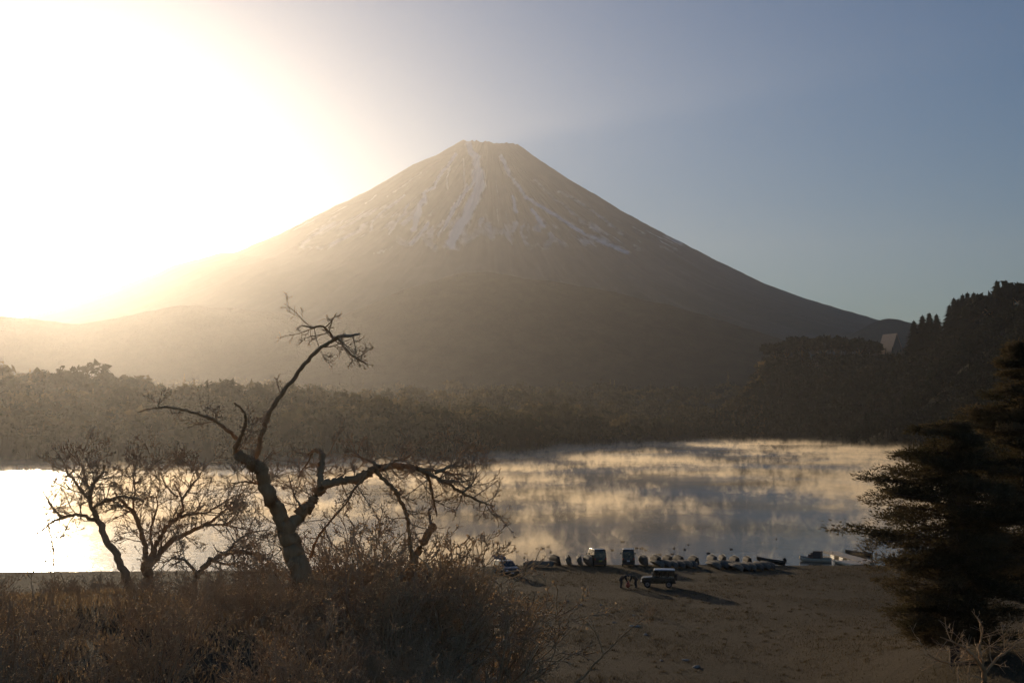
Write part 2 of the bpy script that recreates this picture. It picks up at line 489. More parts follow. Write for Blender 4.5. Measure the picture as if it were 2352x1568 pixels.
def hill(name, D, pts, depth, seed, label, rough=13.0, n=220, m=40):
    """a wooded foothill whose crest runs through the given picture positions, D metres away"""
    q = np.array([P2(x, y, D) for x, y in pts])
    xs = np.linspace(q[0, 0], q[-1, 0], n)
    crest = np.interp(xs, q[:, 0], q[:, 1])
    ker = np.ones(7) / 7; crest = np.convolve(np.pad(crest, 3, 'edge'), ker, 'valid')
    s = np.linspace(-1, 1, m)
    X, S = np.meshgrid(xs, s)
    Z = crest[None, :] * np.exp(-(S * 1.55) ** 2) + rough * (fbm(X / 220, S * depth / 220, seed=seed) - 0.5) * (1 - np.abs(S)) + rough * 0.6 * (fbm(X / 35, S * depth / 35, seed=seed + 3) - 0.5)
    Z = np.where(np.abs(S) > 0.97, -20, Z)
    Y = D + S * depth
    v = np.stack([X, Y, Z], -1).reshape(-1, 3)
    i, j = np.meshgrid(np.arange(m - 1), np.arange(n - 1), indexing='ij')
    f = np.stack([i * n + j, i * n + j + 1, (i + 1) * n + j + 1, (i + 1) * n + j], -1).reshape(-1, 4)
    mt = bpy.data.materials.get("hill_woodland")
    if not mt:
        mt = bpy.data.materials.new("hill_woodland"); t = NT(mt)
        geo = t.n("ShaderNodeNewGeometry").outputs["Position"]
        c = t.ramp(t.noise(0.03, geo, 8, 0.7), [(0.3, (0.022, 0.025, 0.015)), (0.7, (0.06, 0.055, 0.032))])
        p = t.n("ShaderNodeBsdfPrincipled", Roughness=1.0); p.inputs["Specular IOR Level"].default_value = 0.0
        t.set(p.inputs["Base Color"], c)
        b = t.n("ShaderNodeBump", Strength=1.0, Distance=12.0); t.set(b.inputs["Height"], t.noise(0.05, geo, 5, 0.7)); t.set(p.inputs["Normal"], b.outputs[0])
        t.set(t.out.inputs["Surface"], p.outputs[0])
    o = link(name, mesh_np(name, v, f, mt)); tag(o, label, kind="structure"); return o
hill("foothill", 2650, [(560, 850), (680, 772), (760, 738), (850, 704), (930, 672), (1010, 645), (1060, 630), (1105, 623), (1160, 630), (1260, 648), (1400, 672), (1560, 712), (1750, 770), (1950, 830)], 560, 71, "dark wooded foothill in front of the volcano")
hill("foothill", 3200, [(-900, 800), (-500, 700), (-150, 705), (60, 730), (180, 745), (300, 728), (420, 703), (560, 706), (680, 722), (780, 770), (900, 830)], 430, 81, "low wooded hills under the left flank of the volcano")
hill("foothill", 3900, [(1900, 800), (1985, 752), (2012, 738), (2032, 731), (2060, 733), (2090, 742), (2150, 750), (2300, 765), (2600, 800)], 430, 91, "small rounded hill at the foot of the right slope", rough=8)

# ---------------------------------------------------------------- woodland across the lake
def leaf_cloud(centers, radii, count, size, rng, flat=0.75):
    """triangles lying about on the shells of a few lumps: foliage clumps"""
    centers = np.asarray(centers, float); radii = np.asarray(radii, float)
    w = (radii[:, 0] * radii[:, 2]); w = w / w.sum()
    k = rng.choice(len(centers), count, p=w)
    d = rng.normal(size=(count, 3)); d /= np.linalg.norm(d, axis=1)[:, None]
    d[:, 2] = np.where(d[:, 2] < -0.4, -d[:, 2] * 0.5, d[:, 2])
    rr = rng.uniform(0.55, 1.05, count)
    c = centers[k] + d * radii[k] * rr[:, None]
    a = rng.normal(size=(count, 3)); a /= np.linalg.norm(a, axis=1)[:, None]
    b = np.cross(a, d); b /= (np.linalg.norm(b, axis=1)[:, None] + 1e-9)
    s = size * rng.uniform(0.6, 1.35, count)[:, None]
    v = np.stack([c + a * s, c - a * s * 0.5 + b * s * 0.9, c - a * s * 0.6 - b * s * 0.8], 1).reshape(-1, 3)
    return v

def tube(path, radii, sides=6):
    """tapered tube through a list of points -> verts, quad faces"""
    path = np.asarray(path, float); n = len(path)
    tan = np.gradient(path, axis=0); tan /= (np.linalg.norm(tan, axis=1)[:, None] + 1e-9)
    ref = np.array([0.31, 0.17, 0.93]); 
    u = np.cross(tan, ref); ul = np.linalg.norm(u, axis=1)
    u = np.where(ul[:, None] < 0.15, np.cross(tan, np.array([1.0, 0.2, 0])), u); u /= np.linalg.norm(u, axis=1)[:, None]
    w = np.cross(tan, u)
    ang = np.arange(sides) * 2 * math.pi / sides
    r = np.asarray(radii, float)[:, None, None]
    v = path[:, None, :] + r * (np.cos(ang)[None, :, None] * u[:, None, :] + np.sin(ang)[None, :, None] * w[:, None, :])
    v = v.reshape(-1, 3)
    i, j = np.meshgrid(np.arange(n - 1), np.arange(sides), indexing='ij')
    j2 = (j + 1) % sides
    f = np.stack([i * sides + j, i * sides + j2, (i + 1) * sides + j2, (i + 1) * sides + j], -1).reshape(-1, 4)
    return v, f

class Soup:
    """collects tubes / triangles into one mesh"""
    def __init__(s): s.v = []; s.q = []; s.n = 0; s.a = []
    def add(s, v, f, attr=0.0):
        f = np.asarray(f, np.int64)
        if f.shape[1] == 3: f = np.concatenate([f, f[:, 2:3]], 1)
        s.v.append(np.asarray(v, float)); s.q.append(f + s.n); s.n += len(v); s.a.append(np.full(len(v), attr))
    def tri(s, v, attr=0.0): s.add(v, np.arange(len(v)).reshape(-1, 3), attr)
    def mesh(s, name, mat, attr=None, smooth_shade=True):
        v = np.vstack(s.v); q = np.vstack(s.q)
        tri = q[:, 2] == q[:, 3]
        me = bpy.data.meshes.new(name)
        lt = np.where(tri, 3, 4).astype(np.int32)
        ls = np.concatenate([[0], np.cumsum(lt)[:-1]]).astype(np.int32)
        mask = np.ones(q.shape, bool); mask[:, 3] = ~tri
        li = q[mask].astype(np.int32)
        me.vertices.add(len(v)); me.vertices.foreach_set("co", v.astype(np.float32).ravel())
        me.loops.add(len(li)); me.loops.foreach_set("vertex_index", li)
        me.polygons.add(len(q)); me.polygons.foreach_set("loop_start", ls); me.polygons.foreach_set("loop_total", lt)
        me.polygons.foreach_set("use_smooth", np.full(len(q), smooth_shade, bool))
        me.update(calc_edges=True)
        if attr: set_attr(me, attr, np.concatenate(s.a))
        if mat: me.materials.append(mat)
        return me

def foliage_material(name, dark, mid, light, trans=0.35, scale=0.6):
    m = bpy.data.materials.new(name); t = NT(m)
    geo = t.n("ShaderNodeNewGeometry").outputs["Position"]
    tint = t.n("ShaderNodeAttribute", attribute_name="tint").outputs["Fac"]
    c = t.ramp(t.math('ADD', t.math('MULTIPLY', t.noise(scale, geo, 3), 0.6), t.math('MULTIPLY', tint, 0.55)), [(0.25, dark), (0.55, mid), (0.85, light)])
    d = t.n("ShaderNodeBsdfDiffuse"); t.set(d.inputs["Color"], c)
    tr = t.n("ShaderNodeBsdfTranslucent"); t.set(tr.inputs["Color"], c)
    mx = t.n("ShaderNodeMixShader"); mx.inputs[0].default_value = trans
    t.set(mx.inputs[1], d.outputs[0]); t.set(mx.inputs[2], tr.outputs[0])
    t.set(t.out.inputs["Surface"], mx.outputs[0])
    return m
FAR_FOL = foliage_material("far_woodland_foliage", (0.034, 0.036, 0.017), (0.085, 0.070, 0.032), (0.24, 0.165, 0.07), 0.45, 0.05)
HILL_FOL = foliage_material("hill_woodland_foliage", (0.018, 0.024, 0.013), (0.036, 0.036, 0.020), (0.075, 0.058, 0.032), 0.2, 0.05)

def conifer_proto(rng, h=1.0, n=95):
    z = rng.uniform(0.08, 1.0, n) ** 0.9
    tier = np.floor(z * 11) / 11
    r = 0.21 * (1.02 - z) * rng.uniform(0.55, 1.1, n) + 0.012
    a = rng.uniform(0, 2 * math.pi, n)
    c = np.stack([r * np.cos(a), r * np.sin(a), z], 1)
    out = np.stack([np.cos(a), np.sin(a), -0.45 * np.ones(n)], 1); side = np.stack([-np.sin(a), np.cos(a), np.zeros(n)], 1)
    s = (0.035 + 0.075 * (1 - z))[:, None] * rng.uniform(0.7, 1.3, (n, 1))
    v = np.stack([c + out * s, c - out * s * 0.8 + side * s * 0.7, c - out * s * 0.8 - side * s * 0.7 + np.array([0, 0, 0.01])], 1).reshape(-1, 3)
    tip = np.array([[0, 0, 1.06], [0.03, 0, 0.93], [-0.02, 0.025, 0.93], [0, 0, 1.05], [0, 0.03, 0.92], [0.0, -0.03, 0.92]])
    return np.vstack([v, tip])
def broad_proto(rng, n=64):
    m = rng.integers(3, 6)
    c = np.stack([rng.uniform(-0.28, 0.28, m), rng.uniform(-0.28, 0.28, m), rng.uniform(0.5, 0.8, m)], 1)
    r = np.stack([rng.uniform(0.2, 0.34, m), rng.uniform(0.2, 0.34, m), rng.uniform(0.17, 0.27, m)], 1)
    c[0] = (0, 0, 0.6); r[0] = (0.42, 0.42, 0.30)
    return leaf_cloud(c, r, n, 0.085 if n > 200 else 0.105, rng)
def trunk_proto():
    return tube([(0, 0, 0), (0.01, 0, 0.35), (0, 0.01, 0.7)], [0.024, 0.018, 0.008], 4)

def woodland(name, label, pts, kinds, heights, widths, mat, rng, tints):
    protoC = [conifer_proto(rng) for _ in range(5)]; protoB = [broad_proto(rng) for _ in range(7)]
    tv, tf = trunk_proto()
    S = Soup()
    for (x, y, z), k, h, w, ti in zip(pts, kinds, heights, widths, tints):
        p = protoC[rng.integers(5)] if k else protoB[rng.integers(7)]
        a = rng.uniform(0, 6.28); ca, sa = math.cos(a), math.sin(a)
        q = np.empty_like(p)
        q[:, 0] = (p[:, 0] * ca - p[:, 1] * sa) * w + x; q[:, 1] = (p[:, 0] * sa + p[:, 1] * ca) * w + y; q[:, 2] = p[:, 2] * h + z
        S.tri(q, ti)
        if y < 900: S.add(tv * np.array([h, h, h]) + np.array([x, y, z - 0.3]), tf, 0.1)
    me = S.mesh(name, mat, "tint", False)
    o = link(name, me); tag(o, label, kind="stuff"); return o

def scatter(n, xr, yr, keep, rng):
    x = rng.uniform(*xr, n); y = rng.uniform(*yr, n)
    k = keep(x, y); return x[k], y[k]

def build_far_wood():
    rng = np.random.default_rng(5)
    px = lambda x, y: 1176 + FPX * x / y
    sd1 = lambda x, y: lake_sd(x, y)
    # first belt, well defined; then a thinner, coarser belt going back
    x1, y1 = scatter(12500, (-480, 260), (500, 1500), lambda x, y: (lambda s, p: (s > 2) & (s < 340) & (p > -500) & (p < 1760))(sd1(x, y), px(x, y)), rng)
    x2, y2 = scatter(13000, (-1300, 700), (760, 2600), lambda x, y: (lambda s, p: (s >= 300) & (p > -400) & (p < 1800))(sd1(x, y), px(x, y)), rng)
    x = np.concatenate([x1, x2]); y = np.concatenate([y1, y2])
    z = zground(x, y)
    big = np.concatenate([np.zeros(len(x1)), np.ones(len(x2))])
    kinds = rng.random(len(x)) < 0.16
    h = np.where(big > 0, rng.uniform(11, 18, len(x)), rng.uniform(8, 15, len(x))); h = np.where(kinds, h * 1.15, h)
    h = h * (0.72 + 0.56 * fbm(x / 22, y / 22, seed=15)) * np.where(rng.random(len(x)) < 0.07, 1.45, 1.0)
    w = np.where(kinds, h * 0.75, h * rng.uniform(0.85, 1.3, len(x)))
    ti = np.clip(fbm(x / 70, y / 70, seed=12) * 1.6 - 0.4 + rng.normal(0, 0.22, len(x)), 0, 1)
    print("far wood trees", len(x))
    woodland("far_woodland", "mixed winter woodland covering the far shore of the lake", np.stack([x, y, z - 0.5], 1), kinds, h, w, FAR_FOL, rng, ti)
build_far_wood()

def build_hill_wood():
    rng = np.random.default_rng(6)
    def keep(x, y):
        s = lake_sd(x, y); p = 1176 + FPX * x / y
        return (s > 0.5) & (s < 200) & (p > 1600) & (p < 2650)
    x, y = scatter(16000, (60, 520), (260, 1350), keep, rng)
    z = zground(x, y)
    kinds = rng.random(len(x)) < np.clip(0.15 + 0.9 * fbm(x / 50, y / 50, seed=14), 0, 1) * 0.8
    h = np.where(kinds, rng.uniform(11, 18, len(x)), rng.uniform(9, 14, len(x)))
    w = np.where(kinds, h * 0.8, h * rng.uniform(0.85, 1.2, len(x)))
    ti = np.clip(fbm(x / 40, y / 40, seed=13) * 1.2 - 0.3 + rng.normal(0, 0.12, len(x)), 0, 1)
    print("hill trees", len(x))
    woodland("hill_woodland", "dark mixed woodland covering the hill right of the lake", np.stack([x, y, z - 0.5], 1), kinds, h, w, HILL_FOL, rng, ti)
build_hill_wood()
# ---------------------------------------------------------------- bark, twigs, needles
def bark_material(name, lo, mid, hi, scale=7.0):
    m = bpy.data.materials.new(name); t = NT(m)
    co = t.n("ShaderNodeTexCoord").outputs["Object"]
    mp = t.n("ShaderNodeMapping"); t.set(mp.inputs[0], co); mp.inputs["Scale"].default_value = (1, 1, 0.28)
    n1 = t.noise(scale, mp.outputs[0], 8, 0.7); n2 = t.noise(scale * 0.25, co, 3)
    c = t.ramp(t.math('ADD', t.math('MULTIPLY', n1, 0.7), t.math('MULTIPLY', n2, 0.3)), [(0.32, lo), (0.5, mid), (0.68, hi)])
    p = t.n("ShaderNodeBsdfPrincipled", Roughness=0.9); p.inputs["Specular IOR Level"].default_value = 0.2
    t.set(p.inputs["Base Color"], c)
    b = t.n("ShaderNodeBump", Strength=0.9, Distance=0.03); t.set(b.inputs["Height"], n1); t.set(p.inputs["Normal"], b.outputs[0])
    t.set(t.out.inputs["Surface"], p.outputs[0])
    return m
BARK = bark_material("grey_brown_bark", (0.33, 0.19, 0.09), (0.48, 0.295, 0.145), (0.60, 0.40, 0.22))
DEADWOOD = bark_material("weathered_dead_wood", (0.20, 0.155, 0.11), (0.33, 0.27, 0.20), (0.47, 0.40, 0.31))
TWIG = bark_material("brown_twigs", (0.38, 0.25, 0.14), (0.53, 0.365, 0.215), (0.63, 0.46, 0.29), 3.0)
RUSSET = bark_material("russet_twigs", (0.42, 0.285, 0.155), (0.56, 0.395, 0.225), (0.65, 0.485, 0.295), 3.0)
PINEBARK = bark_material("pine_bark", (0.06, 0.042, 0.030), (0.12, 0.084, 0.060), (0.19, 0.14, 0.10))

def spline(pts, per=5):
    """smooth path through control points (any number of columns)"""
    p = np.asarray(pts, float)
    if len(p) < 3: return np.array([p[0] * (1 - t) + p[1] * t for t in np.linspace(0, 1, per + 1)])
    q = np.vstack([2 * p[0] - p[1], p, 2 * p[-1] - p[-2]])
    out = []
    for i in range(1, len(q) - 2):
        a, b, c, d = q[i - 1:i + 3]
        for t in np.arange(per) / per:
            out.append(0.5 * (2 * b + (c - a) * t + (2 * a - 5 * b + 4 * c - d) * t * t + (3 * b - a - 3 * c + d) * t ** 3))
    out.append(p[-1])
    return np.array(out)

def unit(v):
    return v / (np.linalg.norm(v) + 1e-9)

def grow(S, p0, d0, length, rad, depth, rng, wander=0.35, up=0.12, kids=(5, 8), shrink=0.5, spread=0.9, tip=0.004, segs=None, sides=None, plane=1.0):
    """a branch that wanders, tapers and carries smaller branches"""
    segs = segs or (6 if depth >= 2 else 4 if depth == 1 else 3)
    step = length / segs
    pts = [np.array(p0, float)]; d = unit(np.array(d0, float))
    for i in range(segs):
        d = unit(d + rng.normal(0, wander, 3) * np.array([1, plane, 1]) * 0.6 + np.array([0, 0, up]))
        pts.append(pts[-1] + d * step)
    pts = np.array(pts)
    radii = np.linspace(rad, max(tip, rad * 0.35), len(pts))
    v, f = tube(pts, radii, sides or (5 if depth >= 2 else 3))
    S.add(v, f)
    if depth <= 0: return
    for k in range(rng.integers(kids[0], kids[1] + 1)):
        t = rng.uniform(0.18, 1.0) ** 0.85
        i = min(int(t * segs), segs - 1)
        base = pts[i] + (pts[i + 1] - pts[i]) * (t * segs - i)
        tang = unit(pts[i + 1] - pts[i])
        side = rng.normal(0, 1, 3) * np.array([1, plane, 1]); side = unit(side - tang * (side @ tang))
        nd = unit(tang * rng.uniform(0.4, 1.0) + side * spread * rng.uniform(0.5, 1.1))
        grow(S, base, nd, length * shrink * rng.uniform(0.55, 1.15) * (1.1 - 0.45 * t), max(tip, radii[i] * 0.5), depth - 1, rng, wander * 1.1, up, kids, shrink, spread, tip, plane=plane)

def limb_path(pts, Y, per=5, rng=None, gnarl=0.03, y1=0.0):
    """picture positions with a width in picture pixels -> points and radii in the place; y1 is how far the end leans away"""
    out = []
    n = len(pts)
    for i, p in enumerate(pts):
        off = p[3] if len(p) > 3 else y1 * i / max(1, n - 1)
        q = pix(p[0], p[1], Y + off)
        out.append((q.x, q.y, q.z, p[2] * 0.5 * (Y + off) / FPX))
    o = spline(out, per)
    if rng is not None:
        o[1:-1, :3] += rng.normal(0, gnarl, (len(o) - 2, 3)) * np.minimum(1, o[1:-1, 3:4] * 8)
        o[:, 3] *= 1 + rng.normal(0, 0.06, len(o))
    o[:, 3] = np.maximum(o[:, 3], 0.004)
    return o

def bare_tree(name, label, base, limbs, Y, rng, twig_len, twig_rad, depth=2, n_twigs=14, bark=BARK, twig=TWIG, group=None, kids=(4, 7), up=0.05, trunk_n=1, min_w=3.0, dead=(), shrink=0.5):
    root = empty(name, base)
    tag(root, label, "tree", group)
    inv = np.array(base, float)
    S = Soup(); tipr = (0.00017 if Y < 50 else 0.00018) * Y
    for k, spec in enumerate(limbs):
        pts, y1, nt_ = spec
        o = limb_path(pts, Y, 5, rng, 0.035, y1)
        big = o[:, 3].max()
        v, f = tube(o[:, :3] - inv, o[:, 3], 10 if big > 0.1 else 7)
        # uneven bark surface
        if big > 0.06:
            v = v + (fbm(v[:, 0] * 6, v[:, 1] * 6, v[:, 2] * 3, seed=k + 3)[:, None] - 0.5) * 0.5 * (v - np.repeat(o[:, :3] - inv, len(v) // len(o), 0))
        s1 = Soup(); s1.add(v, f)
        # closing cap on a broken end
        m = len(v) // len(o)
        s1.add(np.vstack([v[-m:], v[-m:].mean(0)]), np.array([[i, (i + 1) % m, m] for i in range(m)]))
        nm = "trunk" if k < trunk_n else "limb"
        link(nm, s1.mesh(nm, DEADWOOD if k in dead else bark), root)
        nt_ = int(round((n_twigs if nt_ is None else nt_) * 1.6))
        L = len(o)
        for j in range(nt_):
            t = rng.uniform(0.12, 1.0) if k >= trunk_n else rng.uniform(0.6, 1.0)
            i = min(int(t * (L - 1)), L - 2)
            p = o[i, :3] - inv; tang = unit(o[i + 1, :3] - o[i, :3])
            side = rng.normal(0, 1, 3); side = unit(side - tang * (side @ tang))
            grow(S, p, tang * rng.uniform(0.2, 0.9) + side, twig_len * rng.uniform(0.5, 1.25), max(tipr * 1.3, min(twig_rad * 1.5, o[i, 3] * 0.6)), depth, rng, 0.2, up, kids, shrink, tip=tipr)
    if S.n:
        tw = link("twigs", S.mesh("twigs", twig), root); tag(tw, kind="stuff")
    return root

def gz(x, y):
    return float(zground(np.array([x]), np.array([y]))[0])

# ---------------------------------------------------------------- the big bare tree
def big_tree():
    rng = np.random.default_rng(21); Y = 38.0
    b = pix(705, 1500, Y); base = (b.x, Y, gz(b.x, Y) - 0.2)
    zb = base[2]
    foot_y = 960 + (CAM_H - zb) / Y * FPX
    limbs = [
        ([(716, foot_y, 66), (708, (foot_y + 1340) / 2, 54), (694, 1330, 50), (678, 1275, 46), (662, 1230, 44), (655, 1203, 42)], 0, 2),
        ([(660, 1222, 36), (645, 1185, 33), (624, 1148, 31), (608, 1110, 30), (594, 1078, 29), (576, 1062, 28), (556, 1050, 22), (545, 1046, 18)], -1.0, 6),
        ([(660, 1222, 34), (680, 1192, 30), (706, 1164, 27), (726, 1136, 25), (742, 1114, 23), (752, 1108, 20)], 0.8, 5),
        ([(575, 1066, 17), (590, 1044, 13), (600, 1000, 12), (618, 955, 11), (645, 905, 10), (685, 853, 9), (722, 812, 8.5), (762, 782, 9), (778, 773, 8)], -1.8, 2),
        ([(770, 778, 9), (785, 772, 9), (800, 771, 8), (826, 767, 5)], -2.0, 1),
        ([(768, 778, 6), (755, 762, 5.5), (738, 748, 5), (718, 752, 4), (692, 748, 2.5), (682, 758, 2)], -2.0, 4),
        ([(776, 776, 6), (790, 796, 5.5), (808, 815, 5), (832, 830, 4), (846, 838, 2)], -2.0, 2),
        ([(558, 1056, 18), (546, 1044, 16), (541, 1030, 14), (550, 1010, 11), (560, 985, 9), (566, 962, 7), (555, 940, 6), (538, 925, 4)], -2.2, 3),
        ([(548, 1012, 10), (520, 985, 8), (480, 960, 7), (440, 946, 6), (390, 936, 5), (345, 938, 4), (318, 946, 2.5)], -2.6, 3),
        ([(737, 1122, 17), (737, 1095, 15), (739, 1068, 14), (741, 1048, 13), (734, 1036, 11), (722, 1033, 9), (710, 1041, 8), (704, 1046, 6)], 1.4, 2),
        ([(742, 1114, 20), (768, 1106, 18), (800, 1104, 17), (826, 1099, 19), (850, 1084, 19), (876, 1074, 17), (914, 1071, 15), (945, 1074, 14), (968, 1080, 12)], 1.6, 9),
        ([(962, 1078, 10), (995, 1093, 9), (1030, 1111, 8), (1064, 1133, 7), (1098, 1149, 5.5), (1120, 1157, 4), (1136, 1162, 2.5)], 1.9, 14),
        ([(862, 1080, 10), (876, 1096, 9), (898, 1116, 9), (915, 1142, 9), (930, 1170, 9), (938, 1200, 9), (941, 1240, 9), (950, 1290, 10)], 1.7, 10),
        ([(968, 1079, 8), (985, 1100, 7), (992, 1130, 6), (998, 1160, 5), (1004, 1185, 3)], 1.9, 7),
        ([(1000, 1086, 7), (1030, 1072, 6), (1052, 1060, 5), (1058, 1040, 3.5), (1075, 1034, 2)], 2.2, 9),
        ([(958, 1076, 8), (1000, 1080, 6), (1045, 1088, 5), (1078, 1092, 3)], 2.0, 8),
        ([(872, 1072, 8), (850, 1058, 6), (828, 1050, 4), (806, 1042, 2)], 1.4, 8),
        ([(845, 1090, 7), (815, 1120, 6), (795, 1155, 5), (760, 1195, 5), (730, 1235, 6), (712, 1280, 7)], 1.2, 7),
        ([(880, 1078, 6), (900, 1062, 5), (930, 1052, 4), (952, 1040, 2)], 1.6, 8),
        ([(700, 1170, 8), (682, 1150, 5), (670, 1120, 3.5), (662, 1090, 2)], 0.4, 7),
        ([(612, 1118, 9), (590, 1110, 6), (560, 1106, 4), (530, 1110, 2.5)], -0.8, 7),
        ([(1062, 1131, 5), (1085, 1110, 4), (1095, 1085, 3), (1088, 1062, 2)], 2.0, 8),
        ([(716, 1042, 6), (705, 1065, 4), (690, 1085, 3), (684, 1105, 2)], 1.2, 10),
    ]
    return bare_tree("bare_tree", "large gnarled bare tree with forked trunk and broken top above the thicket", base, limbs, Y, rng, 1.0, 0.014, 2, 8, kids=(4, 7), dead=(4,))
big_tree()

def left_trees():
    rng = np.random.default_rng(22); Y = 58.0
    b = pix(300, 1340, Y); base = (b.x, Y, gz(b.x, Y) - 0.2)
    fy = 960 + (CAM_H - base[2]) / Y * FPX
    limbs = [
        ([(318, fy, 26), (304, 1380, 22), (288, 1325, 19), (270, 1285, 17), (248, 1243, 15), (228, 1203, 14), (218, 1180, 13)], 0, 2),
        ([(218, 1182, 12), (208, 1160, 10), (206, 1135, 9), (216, 1110, 8), (236, 1085, 6), (240, 1066, 4)], -1, 10),
        ([(224, 1196, 9), (190, 1184, 8), (150, 1186, 7), (118, 1200, 6), (90, 1222, 4), (66, 1238, 2.5)], 1.2, 12),
        ([(216, 1165, 8), (240, 1150, 7), (270, 1141, 6), (296, 1140, 5), (330, 1150, 3)], -1.5, 9),
        ([(206, 1150, 7), (185, 1125, 6), (168, 1100, 4.5), (150, 1080, 3)], 0.6, 10),
        ([(208, 1130, 6), (196, 1100, 5), (192, 1075, 3.5), (186, 1062, 2)], 1.4, 9),
        ([(140, 1187, 6), (120, 1165, 5), (105, 1140, 3.5), (96, 1118, 2)], 1.6, 9),
        ([(110, 1205, 5), (118, 1240, 4), (124, 1270, 4), (122, 1300, 4)], 1.8, 5),
    ]
    bare_tree("bare_tree", "slender bare tree leaning left against the bright lake, left of the multi-stemmed one", base, limbs, Y, rng, 1.45, 0.018, 2, 9, kids=(5, 7))
    rng = np.random.default_rng(23); Y = 61.0
    b = pix(345, 1340, Y); base = (b.x, Y, gz(b.x, Y) - 0.2)
    fy = 960 + (CAM_H - base[2]) / Y * FPX
    limbs = [
        ([(350, fy, 34), (345, 1390, 30), (340, 1330, 27), (337, 1296, 25)], 0, 1),
        ([(337, 1302, 18), (334, 1265, 13), (328, 1235, 11), (318, 1200, 10), (302, 1172, 9), (278, 1150, 7), (262, 1130, 4)], -1.2, 11),
        ([(338, 1300, 18), (352, 1264, 14), (368, 1232, 12), (388, 1205, 10), (408, 1188, 9), (420, 1170, 7), (415, 1140, 5), (400, 1110, 3)], 0.8, 12),
        ([(340, 1306, 17), (362, 1276, 14), (392, 1244, 12), (430, 1224, 10), (468, 1206, 8), (500, 1186, 6), (540, 1150, 4), (566, 1120, 2)], 1.6, 13),
        ([(412, 1186, 7), (440, 1180, 6), (480, 1174, 5), (520, 1150, 4), (560, 1130, 2)], 1.4, 10),
        ([(316, 1198, 7), (306, 1160, 5), (310, 1120, 4), (304, 1085, 2.5)], -1.4, 10),
        ([(415, 1150, 6), (440, 1115, 4.5), (460, 1090, 3), (470, 1068, 2)], 1.2, 10),
        ([(468, 1206, 6), (510, 1205, 5), (550, 1212, 3.5), (585, 1220, 2)], 2.0, 9),
        ([(408, 1140, 5), (385, 1120, 4), (372, 1095, 3), (368, 1074, 2)], 0.9, 9),
        ([(352, 1270, 8), (345, 1230, 6), (352, 1195, 5), (362, 1160, 3.5), (356, 1130, 2)], 0.3, 9),
    ]
    bare_tree("bare_tree", "spreading multi-stemmed bare tree between the slender tree and the large gnarled tree", base, limbs, Y, rng, 1.55, 0.018, 2, 9, kids=(5, 7))
    # low arching limb in front of the water, between the trees
    rng = np.random.default_rng(24); Y = 52.0
    b = pix(445, 1345, Y); base = (b.x, Y, gz(b.x, Y) - 0.2)
    fy = 960 + (CAM_H - base[2]) / Y * FPX
    limbs = [([(440, fy, 18), (444, 1365, 16), (456, 1320, 14), (484, 1285, 13), (520, 1270, 12), (560, 1266, 10), (598, 1276, 8), (630, 1296, 5)], 1.0, 12),
             ([(486, 1284, 8), (520, 1296, 6), (548, 1290, 5), (575, 1302, 3)], 1.3, 8),
             ([(456, 1322, 9), (430, 1290, 7), (400, 1282, 5), (372, 1292, 3)], 0.4, 8),
             ([(520, 1270, 6), (545, 1240, 5), (580, 1222, 4), (620, 1215, 2)], 1.6, 9)]
    bare_tree("bare_tree", "low bare tree bent over in an arch above the shore line", base, limbs, Y, rng, 1.2, 0.015, 2, 9, kids=(5, 7))
left_trees()

